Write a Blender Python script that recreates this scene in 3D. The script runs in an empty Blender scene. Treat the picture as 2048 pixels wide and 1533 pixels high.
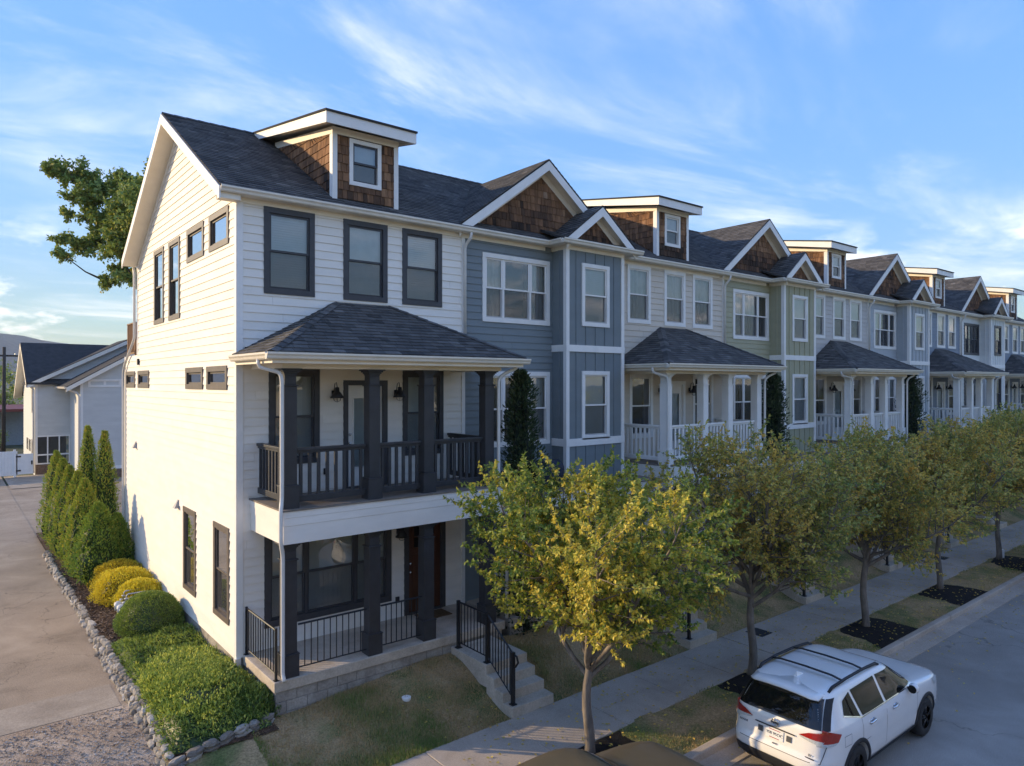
import bpy, bmesh, math, random
from mathutils import Vector, Matrix, noise

# ------------------------------------------------------------------ scene, camera, light
SC = bpy.context.scene
COL = SC.collection
RN = random.Random(11)

cam = bpy.data.cameras.new('camera'); camo = bpy.data.objects.new('camera', cam); COL.objects.link(camo)
YAW = math.atan(1728/1400.)                      # street direction sits this far right of the view axis
camo.location = (-4.51, -14.23, 5.41)
camo.rotation_euler = (math.radians(90), 0, -(math.pi/2 - YAW))
cam.sensor_width = 36.0; cam.lens = 36*1400/2048.; cam.clip_end = 9000; cam.clip_start = .1
SC.camera = camo

SUN_EL = math.radians(16)
SUN_H = Vector((.69, -.725, 0)).normalized()      # way the light travels over the ground
SUN_D = Vector((SUN_H.x*math.cos(SUN_EL), SUN_H.y*math.cos(SUN_EL), -math.sin(SUN_EL)))
sl = bpy.data.lights.new('sun', 'SUN'); sl.energy = 2.0; sl.angle = math.radians(.5); sl.color = (.67, .51, .295)
so = bpy.data.objects.new('sun', sl); so.rotation_euler = SUN_D.to_track_quat('-Z', 'Y').to_euler(); COL.objects.link(so)
so.location = (-30, 40, 30)

W = bpy.data.worlds.new('World'); SC.world = W; W.use_nodes = True
def build_world():
    nt = W.node_tree; N = nt.nodes; L = nt.links; N.clear()
    out = N.new('ShaderNodeOutputWorld'); bg = N.new('ShaderNodeBackground'); bg.inputs[1].default_value = .15
    sky = N.new('ShaderNodeTexSky'); sky.sky_type = 'NISHITA'; sky.sun_disc = False
    sky.sun_elevation = SUN_EL; sky.sun_rotation = math.atan2(-SUN_H.x, -SUN_H.y)
    sky.altitude = 200; sky.air_density = 1.0; sky.dust_density = .15; sky.ozone_density = 2.2
    geo = N.new('ShaderNodeTexCoord'); sep = N.new('ShaderNodeSeparateXYZ'); L.new(geo.outputs['Generated'], sep.inputs[0])
    def math_(op, a, b=None, c=None, clamp=False):
        n = N.new('ShaderNodeMath'); n.operation = op; n.use_clamp = clamp
        for i, v in enumerate((a, b, c)):
            if v is None: continue
            if isinstance(v, (int, float)): n.inputs[i].default_value = v
            else: L.new(v, n.inputs[i])
        return n.outputs[0]
    zc = math_('MAXIMUM', sep.outputs[2], .03); zc = math_('ADD', zc, .10)
    px = math_('DIVIDE', sep.outputs[0], zc); py = math_('DIVIDE', sep.outputs[1], zc)
    comb = N.new('ShaderNodeCombineXYZ'); L.new(px, comb.inputs[0]); L.new(py, comb.inputs[1])
    def cloud(rot, scale, sc, det, lo, hi, dist):
        mp = N.new('ShaderNodeMapping'); mp.inputs['Rotation'].default_value = (0, 0, rot); mp.inputs['Scale'].default_value = scale
        L.new(comb.outputs[0], mp.inputs[0])
        nz = N.new('ShaderNodeTexNoise'); nz.inputs['Scale'].default_value = sc; nz.inputs['Detail'].default_value = det
        nz.inputs['Roughness'].default_value = .62; nz.inputs['Distortion'].default_value = dist
        L.new(mp.outputs[0], nz.inputs['Vector'])
        mr = N.new('ShaderNodeMapRange'); mr.inputs[1].default_value = lo; mr.inputs[2].default_value = hi; mr.clamp = True
        mr.interpolation_type = 'SMOOTHSTEP'
        L.new(nz.outputs[0], mr.inputs[0]); return mr.outputs[0]
    c1 = cloud(.55, (.55, 1.0, 1), 1.3, 9, .42, .80, .6)
    c2 = cloud(-.2, (.7, 1.2, 1), .55, 5, .34, .60, .3)
    veil = math_('MULTIPLY', c1, c2); veil = math_('MULTIPLY', veil, .55)
    # small fair-weather clouds low over the horizon
    mp = N.new('ShaderNodeMapping'); mp.inputs['Scale'].default_value = (1, 1, 2.6); mp.inputs['Location'].default_value = (.35, .1, 0); L.new(geo.outputs['Generated'], mp.inputs[0])
    nz = N.new('ShaderNodeTexNoise'); nz.inputs['Scale'].default_value = 7.5; nz.inputs['Detail'].default_value = 7; nz.inputs['Roughness'].default_value = .55
    L.new(mp.outputs[0], nz.inputs['Vector'])
    mr = N.new('ShaderNodeMapRange'); mr.inputs[1].default_value = .54; mr.inputs[2].default_value = .66; mr.clamp = True; L.new(nz.outputs[0], mr.inputs[0])
    hb = N.new('ShaderNodeMapRange'); hb.inputs[1].default_value = .21; hb.inputs[2].default_value = .10; hb.clamp = True; L.new(sep.outputs[2], hb.inputs[0])
    cum = math_('MULTIPLY', mr.outputs[0], hb.outputs[0]); cum = math_('MULTIPLY', cum, .8)
    hs = N.new('ShaderNodeHueSaturation'); hs.inputs['Saturation'].default_value = 1.20; hs.inputs['Hue'].default_value = .512; 
    lim = N.new('ShaderNodeMixRGB'); lim.blend_type = 'DIVIDE'; lim.inputs[0].default_value = 1      # film-like shoulder: the glow round the sun rolls off
    den = N.new('ShaderNodeMixRGB'); den.blend_type = 'MULTIPLY'; den.inputs[0].default_value = 1; den.inputs[2].default_value = (1.5, 1.5, 1.5, 1); bw = N.new('ShaderNodeRGBToBW'); L.new(sky.outputs[0], bw.inputs[0]); L.new(bw.outputs[0], den.inputs[1])
    den2 = N.new('ShaderNodeMixRGB'); den2.blend_type = 'ADD'; den2.inputs[0].default_value = 1; den2.inputs[2].default_value = (1, 1, 1, 1); L.new(den.outputs[0], den2.inputs[1])
    L.new(sky.outputs[0], lim.inputs[1]); L.new(den2.outputs[0], lim.inputs[2]); hs.inputs['Value'].default_value = 2.1; L.new(lim.outputs[0], hs.inputs['Color'])
    m1 = N.new('ShaderNodeMixRGB'); m1.inputs[2].default_value = (3.6, 3.3, 3.2, 1); L.new(veil, m1.inputs[0]); L.new(hs.outputs[0], m1.inputs[1])
    m2 = N.new('ShaderNodeMixRGB'); m2.inputs[2].default_value = (4.1, 3.7, 3.5, 1); L.new(cum, m2.inputs[0]); L.new(m1.outputs[0], m2.inputs[1])
    L.new(m2.outputs[0], bg.inputs[0]); L.new(bg.outputs[0], out.inputs[0])
build_world()
SC.view_settings.view_transform = 'Standard'; SC.view_settings.look = 'None'; SC.view_settings.exposure = 2.08; SC.view_settings.gamma = 1
SC.render.engine = 'CYCLES'
SC.cycles.max_bounces = 7; SC.cycles.transparent_max_bounces = 12; SC.cycles.caustics_reflective = False; SC.cycles.caustics_refractive = False

# ------------------------------------------------------------------ mesh helpers
class MB:
    def __init__(s): s.v = []; s.f = []; s.t = []; s.tint = 0.
    def add(s, vs, fs, tint=None):
        o = len(s.v); s.v += [tuple(p) for p in vs]
        for f in fs: s.f.append(tuple(i+o for i in f)); s.t.append(s.tint if tint is None else tint)
        return s
    def box(s, x0, x1, y0, y1, z0, z1):
        if x0 > x1: x0, x1 = x1, x0
        if y0 > y1: y0, y1 = y1, y0
        if z0 > z1: z0, z1 = z1, z0
        return s.add([(x0,y0,z0),(x1,y0,z0),(x1,y1,z0),(x0,y1,z0),(x0,y0,z1),(x1,y0,z1),(x1,y1,z1),(x0,y1,z1)],
              [(0,3,2,1),(4,5,6,7),(0,1,5,4),(1,2,6,5),(2,3,7,6),(3,0,4,7)])
    def fbox(s, F, a0, a1, h0, h1, d0, d1):
        P = F.p
        return s.add([P(a0,h0,d0),P(a1,h0,d0),P(a1,h0,d1),P(a0,h0,d1),P(a0,h1,d0),P(a1,h1,d0),P(a1,h1,d1),P(a0,h1,d1)],
              [(0,3,2,1),(4,5,6,7),(0,1,5,4),(1,2,6,5),(2,3,7,6),(3,0,4,7)])
    def quad(s, a, b, c, d, tint=None): return s.add([a,b,c,d], [(0,1,2,3)], tint)
    def slab(s, pts, t):                                            # polygon + thickness straight down
        n = len(pts); lo = [(p[0],p[1],p[2]-t) for p in pts]
        return s.add(list(pts)+lo, [tuple(range(n)), tuple(range(2*n-1,n-1,-1))]+[(i,i+n,(i+1)%n+n,(i+1)%n) for i in range(n)])
    def extrude(s, prof, p0, p1, side, up=(0,0,1)):                   # closed 2-D profile swept p0 -> p1
        side = Vector(side); up = Vector(up); n = len(prof); vs = []
        for p in (Vector(p0), Vector(p1)):
            vs += [p+side*a+up*b for a, b in prof]
        return s.add(vs, [tuple(range(n-1,-1,-1)), tuple(range(n,2*n))]+[(i,(i+1)%n,(i+1)%n+n,i+n) for i in range(n)])
    def tube(s, pts, r, n=8, cap=True, tint=None, flat=1.0):
        pts = [Vector(p) for p in pts]; rs = r if isinstance(r, (list, tuple)) else [r]*len(pts)
        vs = []; ref = Vector((0,0,1))
        d0 = (pts[1]-pts[0]).normalized()
        if abs(d0.dot(ref)) > .9: ref = Vector((1,0,0))
        u = d0.cross(ref).normalized()
        for i, p in enumerate(pts):
            a = pts[max(i-1,0)]; b = pts[min(i+1,len(pts)-1)]; d = (b-a).normalized()
            u = (u-d*u.dot(d)).normalized(); w = d.cross(u)
            for k in range(n):
                an = 2*math.pi*k/n; vs.append(p+(u*math.cos(an)+w*math.sin(an)*flat)*rs[i])
        m = len(pts); fs = [(i*n+k,i*n+(k+1)%n,(i+1)*n+(k+1)%n,(i+1)*n+k) for i in range(m-1) for k in range(n)]
        if cap: fs += [tuple(range(n-1,-1,-1)), tuple((m-1)*n+k for k in range(n))]
        return s.add(vs, fs, tint)
    def lathe(s, prof, c, n=16, axis='z'):                            # prof: (radius, along)
        vs = []
        for r, h in prof:
            for k in range(n):
                an = 2*math.pi*k/n; a, b = r*math.cos(an), r*math.sin(an)
                vs.append({'z':(c[0]+a,c[1]+b,c[2]+h),'y':(c[0]+a,c[1]+h,c[2]+b),'x':(c[0]+h,c[1]+a,c[2]+b)}[axis])
        m = len(prof)
        return s.add(vs, [(i*n+k,i*n+(k+1)%n,(i+1)*n+(k+1)%n,(i+1)*n+k) for i in range(m-1) for k in range(n)]+[tuple(range(n)), tuple((m-1)*n+k for k in range(n))])
    def mesh(s, name, mat, smooth=False):
        me = bpy.data.meshes.new(name); me.from_pydata(s.v, [], s.f)
        if any(s.t):
            at = me.attributes.new('tint', 'FLOAT', 'FACE'); at.data.foreach_set('value', s.t)
        if smooth: me.polygons.foreach_set('use_smooth', [True]*len(me.polygons))
        if mat: me.materials.append(mat)
        return me
    def build(s, name, mat, par=None, smooth=False, **kw):
        return link(name, s.mesh(name, mat, smooth), par, **kw)

def link(name, me, par=None, loc=None, label=None, cat=None, group=None, kind=None, bevel=0):
    o = bpy.data.objects.new(name, me); COL.objects.link(o)
    if loc is not None: o.location = loc
    if par is not None:
        o.parent = par
        if par.type == 'EMPTY': o.matrix_parent_inverse = Matrix.Translation(-Vector(par.location))
    if label: o['label'] = label
    if cat: o['category'] = cat
    if group: o['group'] = group
    if kind: o['kind'] = kind
    if bevel:
        b = o.modifiers.new('bevel', 'BEVEL'); b.width = bevel; b.segments = 2; b.limit_method = 'ANGLE'
    return o
def thing(name, loc, label, cat, group=None):
    o = bpy.data.objects.new(name, None); COL.objects.link(o); o.location = loc; o.empty_display_size = .2
    o['label'] = label; o['category'] = cat
    if group: o['group'] = group
    return o
class Frame:                                                        # wall or roof plane: along, up, out
    def __init__(s, o, A, H, N): s.o = Vector(o); s.A = Vector(A).normalized(); s.H = Vector(H).normalized(); s.N = Vector(N).normalized()
    def p(s, a, h, d=0.): return s.o+s.A*a+s.H*h+s.N*d

# ------------------------------------------------------------------ materials
MATS = {}
def X(r, k): return [(p, tuple(min(.8, c*k) for c in col)) for p, col in r]
def M(name, col, rough=.65, var=.10, scale=5., bump=0., bscale=60., ramp=None, metal=0., spec=.35, coat=0., stretch=(1,1,1), tvar=0., trans=0., detail=5):
    if name in MATS: return MATS[name]
    m = bpy.data.materials.new(name); MATS[name] = m; m.use_nodes = True
    N = m.node_tree.nodes; L = m.node_tree.links; b = N['Principled BSDF']
    b.inputs['Roughness'].default_value = rough; b.inputs['Metallic'].default_value = metal
    b.inputs['Specular IOR Level'].default_value = spec; b.inputs['Coat Weight'].default_value = coat
    b.inputs['Coat Roughness'].default_value = .06
    tc = N.new('ShaderNodeTexCoord'); mp = N.new('ShaderNodeMapping'); mp.inputs['Scale'].default_value = stretch; L.new(tc.outputs['Object'], mp.inputs[0])
    src = None
    if ramp or tvar:
        at = N.new('ShaderNodeAttribute'); at.attribute_name = 'tint'
    if ramp:
        cr = N.new('ShaderNodeValToRGB'); e = cr.color_ramp.elements
        e[0].position, e[0].color = ramp[0][0], (*ramp[0][1], 1); e[1].position, e[1].color = ramp[-1][0], (*ramp[-1][1], 1)
        for p, c in ramp[1:-1]: x = e.new(p); x.color = (*c, 1)
        L.new(at.outputs['Fac'], cr.inputs[0]); src = cr.outputs[0]
    def mult(fac_socket, lo, hi):
        nonlocal src
        mr = N.new('ShaderNodeMapRange'); mr.inputs[3].default_value = lo; mr.inputs[4].default_value = hi; L.new(fac_socket, mr.inputs[0])
        mx = N.new('ShaderNodeMixRGB'); mx.blend_type = 'MULTIPLY'; mx.inputs[0].default_value = 1
        if src is None: mx.inputs[1].default_value = (*col, 1)
        else: L.new(src, mx.inputs[1])
        L.new(mr.outputs[0], mx.inputs[2]); src = mx.outputs[0]
    if tvar: mult(at.outputs['Fac'], 1-tvar, 1+tvar)
    if var:
        nz = N.new('ShaderNodeTexNoise'); nz.inputs['Scale'].default_value = scale; nz.inputs['Detail'].default_value = detail; nz.inputs['Roughness'].default_value = .6
        L.new(mp.outputs[0], nz.inputs['Vector'])
        mrr = N.new('ShaderNodeMapRange'); mrr.inputs[1].default_value = .3; mrr.inputs[2].default_value = .7; L.new(nz.outputs[0], mrr.inputs[0])
        mult(mrr.outputs[0], 1-var, 1+var)
    if src is None: b.inputs['Base Color'].default_value = (*col, 1)
    else: L.new(src, b.inputs['Base Color'])
    if bump:
        n2 = N.new('ShaderNodeTexNoise'); n2.inputs['Scale'].default_value = bscale; n2.inputs['Detail'].default_value = 4; L.new(mp.outputs[0], n2.inputs['Vector'])
        bp = N.new('ShaderNodeBump'); bp.inputs['Strength'].default_value = bump; bp.inputs['Distance'].default_value = .02; L.new(n2.outputs[0], bp.inputs['Height']); L.new(bp.outputs[0], b.inputs['Normal'])
    if trans:
        out = N['Material Output']; tr = N.new('ShaderNodeBsdfTranslucent'); mx = N.new('ShaderNodeMixShader'); mx.inputs[0].default_value = trans
        if src is not None: L.new(src, tr.inputs[0])
        L.new(b.outputs[0], mx.inputs[1]); L.new(tr.outputs[0], mx.inputs[2]); L.new(mx.outputs[0], out.inputs[0])
    return m
def blend_mat(name, stops, scale, rough=.9, bump=.4, bscale=80, fine=25., fvar=.25, detail=8, dist=.4, cracks=0.):
    "several colours laid out in patches by noise"
    m = bpy.data.materials.new(name); MATS[name] = m; m.use_nodes = True; N = m.node_tree.nodes; L = m.node_tree.links; b = N['Principled BSDF']
    b.inputs['Roughness'].default_value = rough; b.inputs['Specular IOR Level'].default_value = .25
    tc = N.new('ShaderNodeTexCoord')
    nz = N.new('ShaderNodeTexNoise'); nz.inputs['Scale'].default_value = scale; nz.inputs['Detail'].default_value = detail; nz.inputs['Roughness'].default_value = .65; nz.inputs['Distortion'].default_value = dist
    L.new(tc.outputs['Object'], nz.inputs['Vector'])
    cr = N.new('ShaderNodeValToRGB'); e = cr.color_ramp.elements
    e[0].position, e[0].color = stops[0][0], (*stops[0][1], 1); e[1].position, e[1].color = stops[-1][0], (*stops[-1][1], 1)
    for p, c in stops[1:-1]: x = e.new(p); x.color = (*c, 1)
    L.new(nz.outputs[0], cr.inputs[0])
    n2 = N.new('ShaderNodeTexNoise'); n2.inputs['Scale'].default_value = fine; n2.inputs['Detail'].default_value = 4; L.new(tc.outputs['Object'], n2.inputs['Vector'])
    mr = N.new('ShaderNodeMapRange'); mr.inputs[1].default_value = .3; mr.inputs[2].default_value = .7; mr.inputs[3].default_value = 1-fvar; mr.inputs[4].default_value = 1+fvar; L.new(n2.outputs[0], mr.inputs[0])
    mx = N.new('ShaderNodeMixRGB'); mx.blend_type = 'MULTIPLY'; mx.inputs[0].default_value = 1; L.new(cr.outputs[0], mx.inputs[1]); L.new(mr.outputs[0], mx.inputs[2]); 
    if cracks:
        nd = N.new('ShaderNodeTexNoise'); nd.inputs['Scale'].default_value = 1.6; nd.inputs['Detail'].default_value = 6; L.new(tc.outputs['Object'], nd.inputs['Vector'])
        va = N.new('ShaderNodeVectorMath'); va.operation = 'MULTIPLY_ADD'; va.inputs[1].default_value = (1.5,1.5,0); L.new(nd.outputs['Color'], va.inputs[0]); L.new(tc.outputs['Object'], va.inputs[2])
        vo = N.new('ShaderNodeTexVoronoi'); vo.feature = 'DISTANCE_TO_EDGE'; vo.inputs['Scale'].default_value = cracks; L.new(va.outputs[0], vo.inputs['Vector'])
        mc = N.new('ShaderNodeMapRange'); mc.inputs[1].default_value = .0015; mc.inputs[2].default_value = .005; mc.inputs[3].default_value = .68; mc.inputs[4].default_value = 1.; L.new(vo.outputs['Distance'], mc.inputs[0])
        m3 = N.new('ShaderNodeMixRGB'); m3.blend_type = 'MULTIPLY'; m3.inputs[0].default_value = 1; L.new(mx.outputs[0], m3.inputs[1]); L.new(mc.outputs[0], m3.inputs[2]); mx = m3
    L.new(mx.outputs[0], b.inputs['Base Color'])
    n3 = N.new('ShaderNodeTexNoise'); n3.inputs['Scale'].default_value = bscale; n3.inputs['Detail'].default_value = 4; L.new(tc.outputs['Object'], n3.inputs['Vector'])
    bp = N.new('ShaderNodeBump'); bp.inputs['Strength'].default_value = bump; bp.inputs['Distance'].default_value = .03; L.new(n3.outputs[0], bp.inputs['Height']); L.new(bp.outputs[0], b.inputs['Normal'])
    return m
def glass_mat(name, refl, tint):
    m = bpy.data.materials.new(name); MATS[name] = m; m.use_nodes = True; N = m.node_tree.nodes; L = m.node_tree.links; N.clear()
    out = N.new('ShaderNodeOutputMaterial'); g = N.new('ShaderNodeBsdfGlossy'); g.inputs['Roughness'].default_value = .015; t = N.new('ShaderNodeBsdfTransparent'); t.inputs[0].default_value = (*tint, 1)
    fr = N.new('ShaderNodeFresnel'); fr.inputs[0].default_value = 1.5
    mr = N.new('ShaderNodeMapRange'); mr.inputs[3].default_value = refl; mr.inputs[4].default_value = 1.0; L.new(fr.outputs[0], mr.inputs[0])
    nz = N.new('ShaderNodeTexNoise'); nz.inputs['Scale'].default_value = 1.3; bp = N.new('ShaderNodeBump'); bp.inputs['Strength'].default_value = .05; bp.inputs['Distance'].default_value = .05
    tc = N.new('ShaderNodeTexCoord'); L.new(tc.outputs['Object'], nz.inputs['Vector']); L.new(nz.outputs[0], bp.inputs['Height']); L.new(bp.outputs[0], g.inputs['Normal'])
    mx = N.new('ShaderNodeMixShader'); L.new(mr.outputs[0], mx.inputs[0]); L.new(t.outputs[0], mx.inputs[1]); L.new(g.outputs[0], mx.inputs[2]); L.new(mx.outputs[0], out.inputs[0])
    return m
def screen_mat():
    m = bpy.data.materials.new('insect_screen'); MATS['screen'] = m; m.use_nodes = True; N = m.node_tree.nodes; L = m.node_tree.links; N.clear()
    out = N.new('ShaderNodeOutputMaterial'); d = N.new('ShaderNodeBsdfDiffuse'); d.inputs[0].default_value = (.10,.10,.105,1); t = N.new('ShaderNodeBsdfTransparent')
    mx = N.new('ShaderNodeMixShader'); mx.inputs[0].default_value = .34; L.new(t.outputs[0], mx.inputs[1]); L.new(d.outputs[0], mx.inputs[2]); L.new(mx.outputs[0], out.inputs[0])
    return m
GLASS = glass_mat('window_glass', .13, (.90,.94,.93)); SCREEN = screen_mat(); CARGLASS = glass_mat('car_glass', .10, (.10,.12,.12))
WHITE = M('white_trim_paint', (.84,.80,.74), .5, .05, 3, .04, 30)
CREAMW = M('cream_soffit_paint', (.88,.79,.65), .55, .05, 3)
CHAR = M('charcoal_paint', (.043,.043,.045), .45, .18, 4, .06, 40)
TRIM_SHADE = M('slate_window_paint', (.060,.060,.064), .45, .15, 5)  # dark window paint as it looks in shade; also plain dark trim
TRIM_LIT = M('bronze_window_paint', (.13,.104,.085), .45, .15, 5)  # same dark window paint, sunlight put into a lighter, browner colour
GUTTER = M('almond_gutter_metal', (.78,.70,.58), .35, .06, 4, spec=.5)
GUTW = M('white_gutter_metal', (.70,.655,.59), .35, .06, 4, spec=.5)
IRON = M('black_iron', (.018,.018,.020), .4, .1, 8)
CONC = blend_mat('porch_concrete', [(.3,(.38,.315,.24)),(.55,(.54,.455,.355)),(.75,(.61,.525,.42))], 1.6, .85, .15, 90, 30, .12)
CONC2 = blend_mat('weathered_block', [(.3,(.22,.19,.16)),(.55,(.38,.335,.28)),(.75,(.46,.41,.35))], 2.2, .9, .25, 60, 30, .15)
PAVE = blend_mat('sidewalk_concrete', [(.3,(.36,.295,.23)),(.5,(.45,.375,.30)),(.75,(.52,.44,.36))], .9, .9, .15, 120, 40, .13)
DECKF = M('deck_boards', (.20,.165,.13), .8, .25, 3, .1, 30, stretch=(1,8,1))
ROOF = M('asphalt_shingle', (.05,.05,.05), .92, .22, 3.0, .35, 180, ramp=[(0,(.052,.050,.048)),(.40,(.092,.087,.081)),(.75,(.128,.120,.111)),(1,(.185,.172,.156))], spec=.2)
CEDAR = M('cedar_shake', (.2,.1,.05), .85, .38, 9, .3, 40, ramp=[(0,(.040,.029,.023)),(.28,(.120,.068,.042)),(.62,(.235,.122,.063)),(.86,(.315,.178,.098)),(1,(.27,.20,.148))], stretch=(1,1,.25), spec=.15)
BLINDM = M('white_blind', (.74,.74,.72), .6, .04)
SHADEM = M('roller_shade', (.66,.68,.67), .8, .06)
CURT = M('curtain_cloth', (.50,.49,.46), .9, .1)
ROOM = M('dark_room', (.022,.021,.020), .9, .2, 2)  # near-black panel colour stands for the shade of unlit rooms
GOLDREF = M('warm_blind', (.62,.47,.26), .8, .2)  # gold window reflections painted into the blind colour
WOODDOOR = M('brown_wood_door', (.085,.030,.014), .45, .3, 10, .05, 40, stretch=(1,1,.2))
BARK = M('pale_bark', (.20,.165,.13), .9, .38, 7, .5, 25, stretch=(1,1,.4))
BARK2 = M('dark_bark', (.06,.048,.038), .9, .3, 7, .5, 25)
CHROME = M('chrome', (.75,.75,.76), .12, 0, metal=1)
BLACKPL = M('black_plastic', (.022,.022,.024), .55, .15, 6, .1, 120)
RUBBER = M('tyre_rubber', (.025,.024,.023), .8, .2, 6)
SIDING = {}
def siding_mat(n, c): 
    if n not in SIDING: SIDING[n] = M('siding_'+n, c, .62, .055, 1.3, .03, 60, tvar=.025, stretch=(1,1,3))
    return SIDING[n]
siding_mat('white', (.86,.795,.70)); siding_mat('blue', (.20,.228,.235)); siding_mat('cream', (.65,.56,.45)); siding_mat('green', (.40,.375,.245))
siding_mat('warm_grey', (.53,.49,.445)); siding_mat('pale_blue', (.42,.44,.45)); siding_mat('slate_blue', (.22,.255,.30)); siding_mat('pale_white', (.72,.71,.67)); siding_mat('neighbour', (.60,.59,.55))

# ------------------------------------------------------------------ clapboards, shakes, shingles
def courses(rng, h0, h1, exp, openings, width, R, first=0.):
    "yield (course bottom, course top, [(a0,a1,lo,hi)...]) for every single board / shake / shingle"
    h = h0; row = 0
    while h < h1-.004:
        t = min(h+exp, h1)
        A0, A1 = rng(h), rng(t)
        lo, hi = min(A0[0], A1[0]), max(A0[1], A1[1])
        if hi-lo > .02:
            ops = [o for o in openings if o[2] < t-1e-4 and o[3] > h+1e-4]
            cuts = {lo, hi}
            for o in ops:
                for e in o[:2]:
                    if lo < e < hi: cuts.add(e)
            a = lo - R.uniform(0, 1)*width(R)*.9
            joints = []
            while a < hi:
                a += width(R)
                if lo+.03 < a < hi-.03: joints.append(a); cuts.add(a)
            cs = sorted(cuts); js = set(joints); cur = []
            for c0, c1 in zip(cs, cs[1:]):
                if c1-c0 < 1e-4: continue
                segs = [(h, t)]; mid = (c0+c1)/2
                for o in ops:
                    if o[0] < mid < o[1]:
                        ns = []
                        for s0, s1 in segs:
                            if o[2] > s0+1e-4: ns.append((s0, min(s1, o[2])))
                            if o[3] < s1-1e-4: ns.append((max(s0, o[3]), s1))
                        segs = ns
                if c0 in js and cur: yield h, t, cur; cur = []
                if not segs:
                    if cur: yield h, t, cur; cur = []
                for s in segs: cur.append((c0, c1, s[0], s[1]))
            if cur: yield h, t, cur
        h = t; row += 1
def clad(par, F, name, mat, rng, h0, h1, exp, openings, width, R, dbot, dtop, gap=0., mode='parts', tintf=None, overlap=0.):
    allb = MB(); n = 0
    for h, t, quads in courses(rng, h0, h1, exp, openings, width, R):
        mb = allb if mode == 'stuff' else MB()
        tn = (tintf or (lambda a, h: R.random()*.96+.02))((quads[0][0]+quads[-1][1])/2, h)
        dz = R.uniform(-gap, gap)*.6
        for a0, a1, lo, hi in quads:
            r0, r1 = rng(lo), rng(hi)
            b0, b1 = max(a0, r0[0]), min(a1, r0[1]); t0, t1 = max(a0, r1[0]), min(a1, r1[1])
            if b0 > b1: b0 = b1 = (b0+b1)/2
            if t0 > t1: t0 = t1 = (t0+t1)/2
            if max(b1-b0, t1-t0) < .008: continue
            g = gap/2
            if a0 == quads[0][0]: b0 += g; t0 += g
            if a1 == quads[-1][1]: b1 -= g; t1 -= g
            dl = dbot+(dtop-dbot)*(lo-h)/(t-h); dh = dbot+(dtop-dbot)*(hi-h)/(t-h)
            low = lo-(dz if lo == h else 0)
            P = F.p
            mb.add([P(b0,low,dl),P(b1,low,dl),P(t1,hi,dh),P(t0,hi,dh),P(b0,low,-.004),P(b1,low,-.004),P(t1,hi,-.004),P(t0,hi,-.004)],
                   [(0,1,2,3),(4,5,1,0),(1,5,6,2),(4,0,3,7),(3,2,6,7)], tn)
        if mode != 'stuff' and mb.f:
            mb.build(name, mat, par); n += 1
    if mode == 'stuff' and allb.f: allb.build(name+'s', mat, par, kind='stuff')
    return n
BOARDW = lambda R: R.uniform(2.6, 3.7)
SHAKEW = lambda R: R.uniform(.085, .20)
SHINW = lambda R: R.uniform(.17, .36)

def sheathing(par, F, name, mat, polys, openings, d=-.006):
    "flat wall behind the boards, holes left for the openings"
    mb = MB()
    for (a0, a1, h0, h1) in polys:
        xs = sorted({a0, a1}|{e for o in openings for e in o[:2] if a0 < e < a1}); zs = sorted({h0, h1}|{e for o in openings for e in o[2:] if h0 < e < h1})
        for p, q in zip(xs, xs[1:]):
            for r, s in zip(zs, zs[1:]):
                m, n = (p+q)/2, (r+s)/2
                if any(o[0] < m < o[1] and o[2] < n < o[3] for o in openings): continue
                mb.quad(F.p(p,r,d), F.p(q,r,d), F.p(q,s,d), F.p(p,s,d))
    return mb.build(name, mat, par)

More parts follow.
